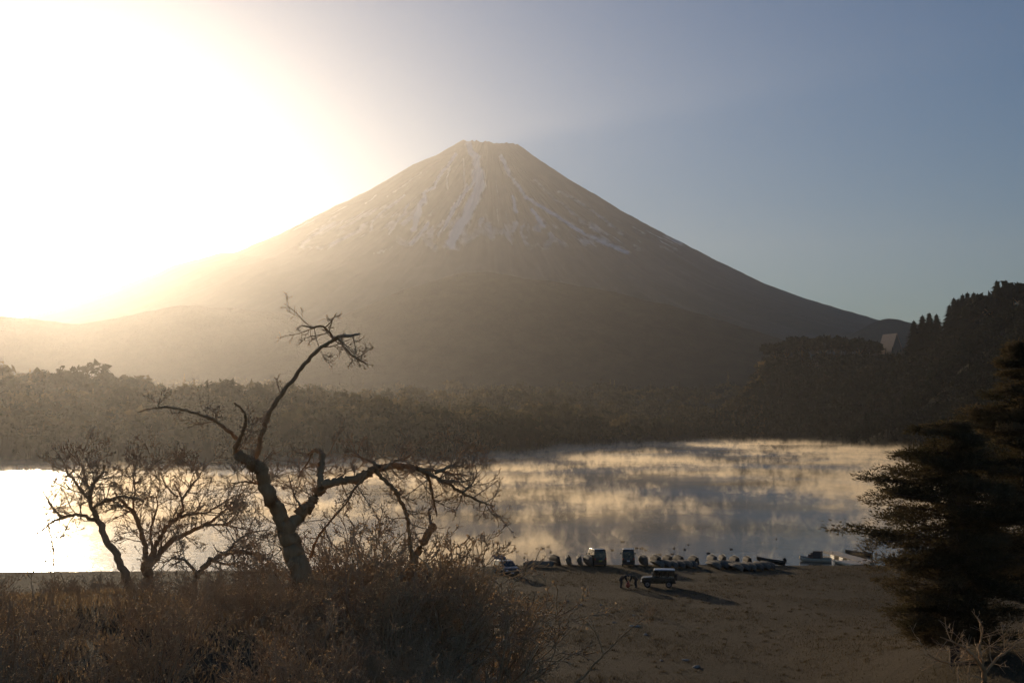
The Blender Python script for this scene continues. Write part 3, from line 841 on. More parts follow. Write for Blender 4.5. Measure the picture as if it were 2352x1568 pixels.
def small_trees():
    # lower right edge of the thicket
    rng = np.random.default_rng(26); Y = 46.0
    for tr, label in (
        (([(1098, 1640, 24), (1096, 1568, 22), (1092, 1500, 20), (1086, 1450, 19), (1078, 1415, 17)], [
            ([(1086, 1455, 14), (1108, 1432, 11), (1126, 1404, 8), (1150, 1386, 5), (1180, 1376, 2.5)], 1.2, 7),
            ([(1080, 1420, 14), (1062, 1392, 11), (1044, 1372, 8), (1030, 1345, 5), (1024, 1318, 3)], -1.0, 8),
            ([(1082, 1425, 12), (1090, 1388, 9), (1088, 1350, 6), (1098, 1320, 4)], 0.3, 8),
            ([(1094, 1480, 8), (1120, 1470, 6), (1150, 1474, 4), (1180, 1466, 2)], 0.8, 5),
            ([(1090, 1462, 9), (1066, 1446, 7), (1040, 1440, 5), (1010, 1424, 3)], -0.6, 7)]), "small bare tree with a crooked trunk at the right end of the thicket"),
        (([(1046, 1640, 26), (1044, 1540, 24), (1042, 1488, 22), (1036, 1440, 19), (1028, 1400, 16)], [
            ([(1030, 1410, 11), (1008, 1376, 8), (990, 1344, 6), (982, 1310, 3)], -1.0, 8),
            ([(1036, 1436, 11), (1058, 1408, 8), (1070, 1374, 5), (1066, 1340, 3)], 1.0, 8),
            ([(1030, 1405, 9), (1036, 1370, 7), (1030, 1335, 5), (1040, 1305, 3)], 0.2, 8)]), "stout bare tree with short trunk just left of the crooked one"),
    ):
        t0, lim = tr
        Y += 3.0
        b = pix(t0[0][0], 1568, Y); base = (b.x, Y, gz(b.x, Y) - 0.2)
        fy = 960 + (CAM_H - base[2]) / Y * FPX
        t0 = [(t0[0][0], max(fy, t0[1][1] + 20), t0[0][2])] + t0[1:]
        bare_tree("bare_tree", label, base, [(t0, 0, 3)] + lim, Y, rng, 0.9, 0.012, 2, 8, kids=(4, 7), twig=RUSSET)
    # broken snag with a pale top
    rng = np.random.default_rng(27); Y = 41.0
    b = pix(930, 1400, Y); base = (b.x, Y, gz(b.x, Y) - 0.2)
    fy = 960 + (CAM_H - base[2]) / Y * FPX
    bare_tree("dead_snag", "broken dead snag with a pale stub sticking out of the thicket", base,
              [([(925, fy, 30), (935, 1360, 26), (950, 1290, 22), (968, 1248, 20), (988, 1216, 17), (996, 1206, 14)], 0, 2), ([(990, 1216, 8), (989, 1196, 7), (984, 1174, 5.5), (990, 1166, 5), (998, 1158, 3)], 0.2, 1)],
              Y, rng, 0.5, 0.01, 1, 3, dead=(1,))
    # thin sapling by the parked car, and thin stems in the foreground of the meadow
    rng = np.random.default_rng(28); Y = 70.0
    b = pix(1112, 1330, Y); base = (b.x, Y, gz(b.x, Y))
    fy = 960 + (CAM_H - base[2]) / Y * FPX
    bare_tree("sapling", "thin bare sapling just left of the car with the open tailgate", base,
              [([(1116, fy, 5), (1112, 1340, 4), (1108, 1290, 3.5), (1116, 1262, 3), (1124, 1246, 2)], 0, 6), ([(1110, 1300, 3), (1098, 1270, 2.5), (1094, 1248, 2)], 0, 5)], Y, rng, 0.6, 0.01, 1, 5)
    rng = np.random.default_rng(29); Y = 34.0
    b = pix(1310, 1600, Y); base = (b.x, Y, gz(b.x, Y) - 0.1)
    fy = 960 + (CAM_H - base[2]) / Y * FPX
    bare_tree("sapling", "thin leaning bare sapling in front of the open meadow", base,
              [([(1296, fy, 5.5), (1312, 1600, 5), (1345, 1548, 4.5), (1388, 1502, 4), (1430, 1460, 3), (1468, 1428, 2.5), (1490, 1412, 1.6)], 0.8, 5), ([(1385, 1506, 3), (1375, 1466, 2.5), (1350, 1430, 2), (1330, 1416, 1.5)], 0.5, 4)], Y, rng, 0.55, 0.008, 1, 6)
    rng = np.random.default_rng(30); Y = 40.0
    b = pix(2250, 1640, Y); base = (b.x, Y, gz(b.x, Y) - 0.1)
    fy = 960 + (CAM_H - base[2]) / Y * FPX
    fy = max(fy, 1640)
    bare_tree("bare_tree", "low bare bush-like tree in the bottom right corner under the pines", base,
              [([(2262, fy, 16), (2264, 1600, 14), (2262, 1560, 12), (2258, 1530, 10)], 0, 1), ([(2258, 1535, 9), (2230, 1500, 7), (2200, 1480, 5), (2160, 1462, 2.5)], -0.6, 6), ([(2262, 1545, 8), (2290, 1510, 6), (2320, 1490, 4), (2345, 1470, 2)], 0.6, 6), ([(2259, 1540, 8), (2250, 1490, 6), (2256, 1450, 3.5), (2250, 1420, 2)], 0.2, 6), ([(2240, 1512, 5), (2180, 1524, 4), (2130, 1500, 2)], -0.9, 6)],
              Y, rng, 0.9, 0.012, 1, 6)
small_trees()

# ---------------------------------------------------------------- shrubs of the thicket
def shrub_meshes():
    out = []
    for k in range(5):
        rng = np.random.default_rng(100 + k); S = Soup()
        stems = []
        for s in range(13):
            a = rng.uniform(0, 6.28); lean = rng.uniform(0.1, 0.75)
            d = (math.cos(a) * lean, math.sin(a) * lean, 1.0)
            p = (math.cos(a) * rng.uniform(0, 0.25), math.sin(a) * rng.uniform(0, 0.25), -0.15)
            if s < 5:
                s1 = Soup(); grow(s1, p, d, rng.uniform(1.5, 2.3), 0.022, 0, rng, 0.2, 0.05, segs=6, sides=5); stems.append(s1)
            grow(S, p, d, rng.uniform(1.5, 2.5), 0.017, 3, rng, 0.26, 0.07, (3, 5), 0.5, 0.75, 0.0055)
        # translucent leaf triangles added so backlight brightens the dark shrubs
        vv = np.vstack(S.v); vv = vv[vv[:, 2] > 0.25]; pick = vv[rng.integers(0, len(vv), 1100)]
        d1 = rng.normal(0, 1, pick.shape); d1 /= np.linalg.norm(d1, axis=1)[:, None]; d2 = np.cross(d1, rng.normal(0, 1, pick.shape)); d2 /= np.linalg.norm(d2, axis=1)[:, None]
        sz = rng.uniform(0.012, 0.028, (len(pick), 1))
        F = Soup(); F.tri(np.stack([pick, pick + d1 * sz * 1.6 + d2 * sz * 0.7, pick + d1 * sz * 1.6 - d2 * sz * 0.7], 1).reshape(-1, 3), 0.0); F.a = [np.repeat(rng.random(len(pick)), 3)]
        out.append((S.mesh("shrub_twigs", RUSSET if k % 2 == 0 else TWIG), [s.mesh("shrub_stem", BARK) for s in stems], F.mesh("shrub_added_leaves", ADDED_LEAF, "tint", False)))
    return out
ADDED_LEAF = foliage_material("added_brightening_leaves", (0.32, 0.21, 0.12), (0.45, 0.31, 0.18), (0.56, 0.41, 0.26), 0.45, 2.0)  # see-through foliage added to the bare shrubs to lift their brightness
SHRUBS = shrub_meshes()
def shrub(x, y, h, k, label, group, name="shrub"):
    root = empty(name, (x, y, gz(x, y) - 0.05), random.uniform(0, 6.28))
    w = h * random.uniform(0.9, 1.2)
    root.scale = (w / 2.4, w / 2.4, h / 2.4)
    tag(root, label, "shrub", group)
    tw, stems, lv = SHRUBS[k]
    l = link("added_leaves", lv, root); tag(l, kind="stuff")
    o = link("twigs", tw, root); tag(o, kind="stuff")
    for s in stems: link("stem", s, root)
    return root
def thicket():
    rng = np.random.default_rng(31)
    G = "bare brown shrubs of the thicket on the slope"
    L = "bare brown shrub among many in the thicket below the gnarled tree"
    # along the upper edge of the thicket: position, top in the picture, distance
    edge = [(640, 1270, 42), (690, 1262, 44), (740, 1245, 43), (790, 1226, 42), (830, 1214, 44), (870, 1206, 41), (905, 1216, 45), (950, 1224, 42), (1000, 1218, 44), (1040, 1238, 46), (1080, 1268, 47), (1105, 1302, 49),
            (600, 1295, 45), (560, 1306, 47), (520, 1310, 50), (730, 1280, 38), (800, 1270, 37), (860, 1262, 36), (920, 1270, 38), (985, 1285, 39), (1050, 1310, 41), (1010, 1260, 48), (760, 1235, 48), (60, 1268, 62), (30, 1276, 60), (110, 1290, 64)]
    for i, (px, py, Y) in enumerate(edge):
        q = pix(px, py, Y); g = gz(q.x, q.y)
        h = min(max(1.5, q.z - g), 6.0)
        shrub(q.x, q.y, h * 1.04, i % 5, L if px > 300 else "bare shrub by the water's edge at the far left", G if px > 300 else "bare shrubs at the far left")
    n = 0
    while n < 175:
        Y = rng.uniform(17, 60); px = rng.uniform(-60, 1120)
        q = pix(px, 1400, Y); g = gz(q.x, q.y)
        lim = 1312 if px < 560 else 1290
        hmax = (CAM_H - g) - (lim - 960) / FPX * Y
        low = 960 + (CAM_H - g - 1.5) / Y * FPX
        if hmax < 0.7 or low > 1640: continue
        n += 1
        if px < 420 and rng.random() < 0.12: continue
        if px < 420: L2, G2 = "bare brown shrub on the open slope in the lower left corner", "shrubs of the lower left slope"
        elif Y < 33: L2, G2 = "bare brown shrub low in the picture, at the foot of the thicket", "shrubs along the bottom edge"
        else: L2, G2 = L, G
        shrub(q.x, q.y, min(hmax, rng.uniform(0.9, 2.1)), int(rng.integers(5)), L2, G2)
    for px, Y, h in ((1140, 60, 1.6), (1170, 52, 1.2), (1210, 47, 1.0), (1130, 45, 1.7)):
        q = pix(px, 1400, Y); shrub(q.x, q.y, h, int(rng.integers(5)), "low bare shrub where the thicket thins out towards the meadow", "low shrubs at the edge of the meadow")
    for px, py, label in ((1493, 1402, "small pale dry tuft standing alone on the open meadow"), (1452, 1416, "tiny dry sprig left of the pale tuft on the meadow")):
        q = gpix(px, py + 12, 0.9)
        o = shrub(q.x, q.y, 1.1 if px > 1480 else 0.55, 3, label, None, "dry_tuft")
thicket()

# ---------------------------------------------------------------- dry grass
def grass_stuff(name, label, n, sampler, hr, mat, rng):
    x, y = sampler(n)
    z = zground(x, y)
    h = rng.uniform(*hr, len(x)); a = rng.uniform(0, 6.28, len(x)); w = h * rng.uniform(0.06, 0.14, len(x)) + 0.006
    lx = rng.normal(0, 0.35, len(x)) * h; ly = rng.normal(0, 0.35, len(x)) * h
    dx, dy = np.cos(a) * w, np.sin(a) * w
    b0 = np.stack([x - dx, y - dy, z - 0.03], 1); b1 = np.stack([x + dx, y + dy, z - 0.03], 1)
    tip = np.stack([x + lx, y + ly, z + h], 1)
    v = np.stack([b0, b1, tip], 1).reshape(-1, 3)
    S = Soup(); S.v.append(v); f = np.arange(len(v)).reshape(-1, 3); S.q.append(np.concatenate([f, f[:, 2:3]], 1)); S.n = len(v); S.a.append(np.repeat(rng.random(len(x)), 3))
    o = link(name, S.mesh(name, mat, "tint", False)); tag(o, label, kind="stuff")
STRAW = foliage_material("dry_grass_blades", (0.26, 0.17, 0.09), (0.37, 0.25, 0.135), (0.50, 0.36, 0.20), 0.35, 0.3)
MEADOWG = foliage_material("meadow_grass_blades", (0.08, 0.058, 0.03), (0.14, 0.10, 0.052), (0.26, 0.19, 0.105), 0.3, 0.3)
def grasses():
    rng = np.random.default_rng(41)
    def near(n):
        y = rng.uniform(20, 66, n); px = rng.uniform(-120, 1250, n); x = (px - 1176) / FPX * y
        k = fbm(x / 2.5, y / 2.5, seed=8) + rng.normal(0, 0.1, n) > 0.30
        return x[k], y[k]
    grass_stuff("dry_grass", "dry brown grass and litter covering the slope under the shrubs", 70000, near, (0.04, 0.16), STRAW, rng)
    def meadow(n):
        y = 62 + 94 * rng.random(n) ** 0.8; px = rng.uniform(900, 2500, n); x = (px - 1176) / FPX * y
        k = (fbm(x / 6, y / 6, seed=18) + rng.normal(0, 0.10, n) > 0.46) & (lake_sd(x, y) > 6)
        return x[k], y[k]
    grass_stuff("dry_grass", "short dry winter grass of the lakeside meadow", 190000, meadow, (0.05, 0.17), MEADOWG, rng)
grasses()
def tussocks():
    rng = np.random.default_rng(43)
    def clumps(n):
        c = 600; y = 84 + 66 * rng.random(c); px = rng.uniform(1150, 2450, c); x = (px - 1176) / FPX * y
        i = rng.integers(0, c, n); r = np.abs(rng.normal(0, 0.16, n)); a = rng.uniform(0, 6.28, n)
        x = x[i] + r * np.cos(a) * 1.4; y = y[i] + r * np.sin(a)
        k = lake_sd(x, y) > 5
        return x[k], y[k]
    grass_stuff("grass_tussocks", "scattered dry grass tussocks standing up from the meadow", 22000, clumps, (0.05, 0.19), MEADOWG, rng)
tussocks()
def stones():
    m = mat_simple("pale_field_stone", (0.36, 0.32, 0.26), 0.85, 0, 0.25, 6.0, 0.5, 20)
    me = []
    for k in range(4):
        bm = bmesh.new(); bmesh.ops.create_icosphere(bm, subdivisions=2, radius=1.0); rng = np.random.default_rng(400 + k)
        for v in bm.verts: v.co = Vector((v.co.x * 1.2, v.co.y, v.co.z * 0.55)) * (0.8 + 0.4 * float(fbm(np.array([v.co.x * 2 + k]), np.array([v.co.y * 2]), np.array([v.co.z * 2]), seed=90)[0]))
        q = bpy.data.meshes.new("stone"); bm.to_mesh(q); bm.free(); q.materials.append(m); me.append(q)
    c6 = [(1480, 540), (1250, 420), (1350, 455), (1800, 540), (1780, 630), (1820, 632), (2030, 915), (2230, 912), (2320, 970), (1530, 455), (860, 550), (640, 1070), (1640, 600), (1900, 700)]
    for i, (x, y) in enumerate(c6):
        px, py = (1250 + x / 2.767) * 0.7656, (1650 + y / 2.767) * 0.7656
        z = 0.9
        for _ in range(5):
            q = gpix(px, py, z); z = gz(q.x, q.y)
        o = link("stone", me[i % 4]); o.location = (q.x, q.y, z + 0.02); s_ = 0.12 + 0.05 * (i % 3); o.scale = (s_ * 1.4, s_, s_); o.rotation_euler = (0, 0, i * 1.3)
        tag(o, "small pale stone lying scattered on the brown meadow", "stone", "pale stones scattered on the meadow")
stones()

# ---------------------------------------------------------------- the two conifers on the right
NEEDLE = foliage_material("pine_needles", (0.066, 0.055, 0.027), (0.118, 0.090, 0.046), (0.19, 0.138, 0.074), 0.35, 1.2)
def pine(name, label, X, Y, top_z, reach, seed, lean=0.0, n_tier=30, first=0.16):
    """reach: list of (fraction of height, branch length to the left, to the right)"""
    rng = np.random.default_rng(seed)
    zb = gz(X, Y) - 0.2; H = top_z - zb
    root = empty(name, (X, Y, zb)); tag(root, label, "tree")
    tz = np.linspace(0, 1, 16)
    path = np.stack([0.25 * np.sin(tz * 5 + seed) * tz + lean * tz * H * 0.05, 0.2 * np.cos(tz * 4) * tz, tz * H], 1)
    rad = 0.26 * (H / 14) * (1 - tz) ** 0.8 + 0.03
    v, f = tube(path, rad, 10); S0 = Soup(); S0.add(v, f)
    link("trunk", S0.mesh("trunk", PINEBARK), root)
    B = Soup(); F = Soup()
    rz = np.array([r[0] for r in reach]); rl = np.array([r[1] for r in reach]); rr = np.array([r[2] for r in reach])
    for k in range(n_tier):
        t = first + (0.985 - first) * (k + rng.uniform(-0.3, 0.3)) / n_tier
        t = min(max(t, 0.05), 0.985)
        c = np.array([np.interp(t, tz, path[:, i]) for i in range(3)])
        for j in range(rng.integers(5, 9)):
            a = rng.uniform(0, 6.28)
            wl = 0.5 - 0.5 * math.cos(a)
            L = (np.interp(t, rz, rl) * wl + np.interp(t, rz, rr) * (1 - wl)) * rng.uniform(0.55, 1.15)
            n = 7
            s = np.linspace(0, 1, n)
            rise = rng.uniform(-0.25, 0.38) * (1.4 - t)
            wig = rng.normal(0, 0.05, n).cumsum() * L * 0.25
            bp = np.stack([c[0] + np.cos(a) * L * s - np.sin(a) * wig, c[1] + np.sin(a) * L * s + np.cos(a) * wig, c[2] + L * (rise * s - 0.16 * s * s + 0.12 * s ** 3)], 1)
            v, f = tube(bp, np.linspace(0.055, 0.012, n) * (0.5 + 0.1 * L), 4); B.add(v, f)
            # clumps of needle tufts towards the outer part of the branch
            nc = int(5 + 1.6 * L); m = nc * 52
            uc = rng.uniform(0.12, 1.02, nc) ** 0.75
            cc = np.stack([np.interp(uc, s, bp[:, i]) for i in range(3)], 1)
            lat = 0.17 * L * np.sqrt(np.clip(uc * (1.35 - uc), 0.03, 1))
            cc += np.stack([-np.sin(a) * rng.normal(0, 1, nc) * lat, np.cos(a) * rng.normal(0, 1, nc) * lat, rng.normal(0.02, 0.10, nc)], 1)
            sz = rng.uniform(0.20, 0.44, nc) * (0.65 + 0.10 * L)
            ci = np.repeat(np.arange(nc), 52)
            off = np.clip(rng.normal(0, 1, (m, 3)), -1.5, 1.5) * sz[ci][:, None] * np.array([1, 1, 0.5])
            off[:, 2] = np.where(off[:, 2] < -0.1, off[:, 2] * 0.45, off[:, 2])
            ctr = cc[ci] + off
            outd = np.stack([np.cos(a) * 0.5 + off[:, 0] / (sz[ci] + 0.05) + rng.normal(0, 0.4, m), np.sin(a) * 0.5 + off[:, 1] / (sz[ci] + 0.05) + rng.normal(0, 0.4, m), rng.normal(0.35, 0.45, m)], 1); outd /= np.linalg.norm(outd, axis=1)[:, None]
            sd = np.cross(outd, rng.normal(0, 1, (m, 3))); sd /= np.linalg.norm(sd, axis=1)[:, None] + 1e-9
            ln = rng.uniform(0.14, 0.30, (m, 1)); wd = ln * rng.uniform(0.09, 0.20, (m, 1))
            tri = np.stack([ctr - sd * wd, ctr + sd * wd, ctr + outd * ln], 1)
            F.tri(tri.reshape(-1, 3), rng.uniform(0, 0.8))
    link("branches", B.mesh("branches", PINEBARK), root)
    link("crown", F.mesh("crown", NEEDLE, "tint", False), root)
    return root
q = pix(2182, 958, 75.0)
pine("pine_tree", "broad dark pine with layered boughs reaching out over the jetty", q.x, 75.0, q.z, [(0.0, 2.5, 2.5), (0.18, 3.2, 4.0), (0.30, 4.0, 4.5), (0.42, 4.5, 4.8), (0.53, 6.0, 4.8), (0.62, 4.3, 4.2), (0.74, 4.6, 3.6), (0.86, 3.6, 2.4), (1.0, 0.8, 0.5)], 51, n_tier=36, first=0.10)
q = pix(2352, 770, 86.0)
pine("pine_tree", "tall dark pine at the right edge rising behind the broad pine", q.x, 86.0, q.z, [(0.0, 3.0, 3.0), (0.2, 4.2, 4.0), (0.45, 4.6, 4.2), (0.65, 4.0, 3.6), (0.8, 2.8, 2.6), (0.92, 1.6, 1.5), (1.0, 0.4, 0.4)], 52, n_tier=46)

# ---------------------------------------------------------------- single trees on the skyline of the hill
def solve_on_ray(px, py, height, y0=480.0, y1=1500.0):
    """where a thing of this height must stand on the ground for its top to show at the picture position"""
    Ys = np.linspace(y0, y1, 900)
    top = np.array([pix(px, py, Y) for Y in Ys])
    g = zground(top[:, 0], top[:, 1]); gap = top[:, 2] - g - height
    ok = (lake_sd(top[:, 0], top[:, 1]) > 1)
    i = int(np.argmin(np.abs(gap) + (~ok) * 1e3))
    return float(top[i, 0]), float(top[i, 1]), float(g[i]), float(height + gap[i])
def skyline():
    rng = np.random.default_rng(61)
    cedar_me, broad_me = [], []
    for k in range(3):
        S = Soup(); S.tri(conifer_proto(np.random.default_rng(200 + k), n=520) * np.array([1.5, 1.5, 1]), 0.3); c1 = S.mesh("crown", HILL_FOL, "tint", False)
        S = Soup(); v, f = tube([(0, 0, -0.05), (0, 0, 0.5), (0, 0, 0.98)], [0.02, 0.012, 0.004], 6); S.add(v, f); cedar_me.append((c1, S.mesh("trunk", PINEBARK)))
        S = Soup(); S.tri(broad_proto(np.random.default_rng(300 + k), n=420), 0.4); c1 = S.mesh("crown", HILL_FOL, "tint", False)
        S = Soup(); v, f = tube([(0, 0, -0.05), (0.01, 0, 0.3), (0, 0.01, 0.6)], [0.03, 0.02, 0.01], 6); S.add(v, f)
        for a in range(4):
            v, f = tube([(0, 0, 0.35), (0.12 * math.cos(a * 1.6), 0.12 * math.sin(a * 1.6), 0.5), (0.25 * math.cos(a * 1.6), 0.25 * math.sin(a * 1.6), 0.62)], [0.014, 0.01, 0.005], 4); S.add(v, f)
        broad_me.append((c1, S.mesh("trunk", BARK)))
    c8 = lambda cx, cy: ((2150 + cx / 2.529) * 0.7656, (780 + cy / 2.529) * 0.7656)
    rows = [
        ("cedar_tree", "pointed cedar in the low row on the hill crest, right of the house roof", "cedars right of the house roof", [(1495, 456, 13), (1560, 416, 16), (1612, 398, 18), (1668, 408, 17)]),
        ("cedar_tree", "pointed cedar in the stepped row climbing the hill crest", "cedars climbing the hill crest", [(1765, 338, 15), (1800, 284, 17), (1832, 290, 15), (1865, 258, 17), (1902, 244, 18), (1950, 242, 17)]),
        ("cedar_tree", "tall pointed cedar near the top right of the hill skyline", "cedars at the top of the hill", [(2125, 154, 18), (2192, 150, 17)]),
        ("broadleaf_tree", "round-headed tree on the hill crest beside the pointed cedars", "round trees on the upper hill crest", [(1990, 236, 13), (2032, 232, 12), (2080, 205, 13), (2250, 150, 14), (2292, 118, 15), (2330, 140, 14)]),
        ("broadleaf_tree", "round-headed tree on the low wooded crest left of the house roof", "round trees left of the house roof", [(440, 596, 13), (530, 580, 13), (645, 538, 14), (740, 556, 13), (815, 540, 15), (910, 540, 15), (1080, 556, 14), (1165, 580, 12)]),
    ]
    for name, label, group, spots in rows:
        for cx, cy, h in spots:
            px, py = c8(cx, cy)
            x, y, g, hh = solve_on_ray(px, py, h)
            hh = max(6.0, hh)
            root = empty(name, (x, y, g), rng.uniform(0, 6.28)); tag(root, label, "tree", group)
            w = hh * (0.9 if name == "cedar_tree" else 1.0)
            root.scale = (w, w, hh / 1.04)
            cr, tr = (cedar_me if name == "cedar_tree" else broad_me)[rng.integers(3)]
            link("crown", cr, root); link("trunk", tr, root)
skyline()
# ---------------------------------------------------------------- small solid builders
def bm_obj(name, bm, mat, parent=None, smooth_shade=False):
    me = bpy.data.meshes.new(name)
    bmesh.ops.recalc_face_normals(bm, faces=bm.faces)
    bm.to_mesh(me); bm.free()
    if smooth_shade:
        me.polygons.foreach_set("use_smooth", np.ones(len(me.polygons), bool))
    me.materials.append(mat)
    return link(name, me, parent)

def box_bm(x0, x1, y0, y1, z0, z1, bev=0.0, seg=2, bm=None):
    own = bm is None
    bm = bm or bmesh.new()
    r = bmesh.ops.create_cube(bm, size=1.0, matrix=Matrix.Translation(((x0 + x1) / 2, (y0 + y1) / 2, (z0 + z1) / 2)) @ Matrix.Diagonal((x1 - x0, y1 - y0, z1 - z0, 1)))
    if bev:
        es = list({e for v in r["verts"] for e in v.link_edges})
        bmesh.ops.bevel(bm, geom=es, offset=bev, segments=seg, affect='EDGES', profile=0.6)
    return bm

def box(name, x0, x1, y0, y1, z0, z1, mat, parent, bev=0.0):
    return bm_obj(name, box_bm(x0, x1, y0, y1, z0, z1, bev), mat, parent)

def prism_bm(profile, halfw, bev=0.03):
    """a side profile (x, z) given width; halfw(z) narrows the upper body"""
    bm = bmesh.new()
    a = [bm.verts.new((x, halfw(x, z), z)) for x, z in profile]; b = [bm.verts.new((x, -halfw(x, z), z)) for x, z in profile]
    bm.faces.new(a); bm.faces.new(b[::-1])
    n = len(profile)
    for i in range(n): bm.faces.new((a[(i + 1) % n], a[i], b[i], b[(i + 1) % n]))
    bmesh.ops.recalc_face_normals(bm, faces=bm.faces)
    if bev: bmesh.ops.bevel(bm, geom=list(bm.edges), offset=bev, segments=2, affect='EDGES', profile=0.6)
    return bm

def panel(name, quad, normal, mat, parent, proud=0.006, thick=0.012):
    """a thin pane set just proud of a body surface"""
    bm = bmesh.new(); n = Vector(normal).normalized()
    o = [bm.verts.new(Vector(p) + n * proud) for p in quad]; i = [bm.verts.new(Vector(p) - n * thick) for p in quad]
    bm.faces.new(o); bm.faces.new(i[::-1]); k = len(quad)
    for j in range(k): bm.faces.new((o[(j + 1) % k], o[j], i[j], i[(j + 1) % k]))
    return bm_obj(name, bm, mat, parent)

def wheel(x, y, r, w, parent, tyre_m, rim_m):
    def disc(rad, wid, bev, dy=0.0):
        bm = bmesh.new()
        bmesh.ops.create_cone(bm, cap_ends=True, segments=20, radius1=rad, radius2=rad, depth=wid, matrix=Matrix.Translation((x, y + dy, r)) @ Matrix.Rotation(math.pi / 2, 4, 'X'))
        es = [e for e in bm.edges if len(e.link_faces) == 2 and any(len(f.verts) > 8 for f in e.link_faces)]
        bmesh.ops.bevel(bm, geom=es, offset=bev, segments=2, affect='EDGES')
        return bm
    wobj = bm_obj("wheel", disc(r * 0.62, w * 0.96, 0.01), rim_m, parent)
    # tyre ring
    bm = bmesh.new(); seg = 20; prof = [(r * 0.60, -w / 2), (r * 0.93, -w / 2), (r, -w * 0.36), (r, w * 0.36), (r * 0.93, w / 2), (r * 0.60, w / 2)]
    rings = [[bm.verts.new((x + math.cos(t * 2 * math.pi / seg) * pr, y + py, r + math.sin(t * 2 * math.pi / seg) * pr)) for pr, py in prof] for t in range(seg)]
    for t in range(seg):
        for k in range(len(prof)):
            bm.faces.new((rings[t][k], rings[t][(k + 1) % len(prof)], rings[(t + 1) % seg][(k + 1) % len(prof)], rings[(t + 1) % seg][k]))
    bm_obj("tyre", bm, tyre_m, wobj)
    bm_obj("hub", disc(r * 0.16, w * 1.02, 0.006), tyre_m, wobj)
    return wobj

def car_paint(name, col, rough=0.22):
    return mat_simple(name, col, rough, 0.25, 0.08, 1.5, spec=0.5, coat=0.25)
GLASS = mat_simple("dark_window_glass", (0.02, 0.022, 0.024), 0.06, 0.0, 0.1, 2.0, spec=0.8)
RUBBER = mat_simple("tyre_rubber", (0.025, 0.025, 0.026), 0.85, 0, 0.2)
STEEL = mat_simple("grey_rim_steel", (0.35, 0.35, 0.36), 0.35, 0.9, 0.12)
CHROME = mat_simple("chrome_trim", (0.75, 0.74, 0.72), 0.12, 1.0, 0.05)
BLACKP = mat_simple("black_plastic_trim", (0.03, 0.03, 0.032), 0.5, 0, 0.2)
LAMP_R = mat_simple("red_tail_lamp", (0.35, 0.02, 0.02), 0.15, 0, 0.1)
LAMP_W = mat_simple("clear_head_lamp", (0.72, 0.72, 0.70), 0.08, 0.3, 0.1)
PLATE = mat_simple("number_plate_yellow", (0.62, 0.50, 0.10), 0.5, 0, 0.1)
PLATEW = mat_simple("number_plate_white", (0.7, 0.7, 0.68), 0.5, 0, 0.08)

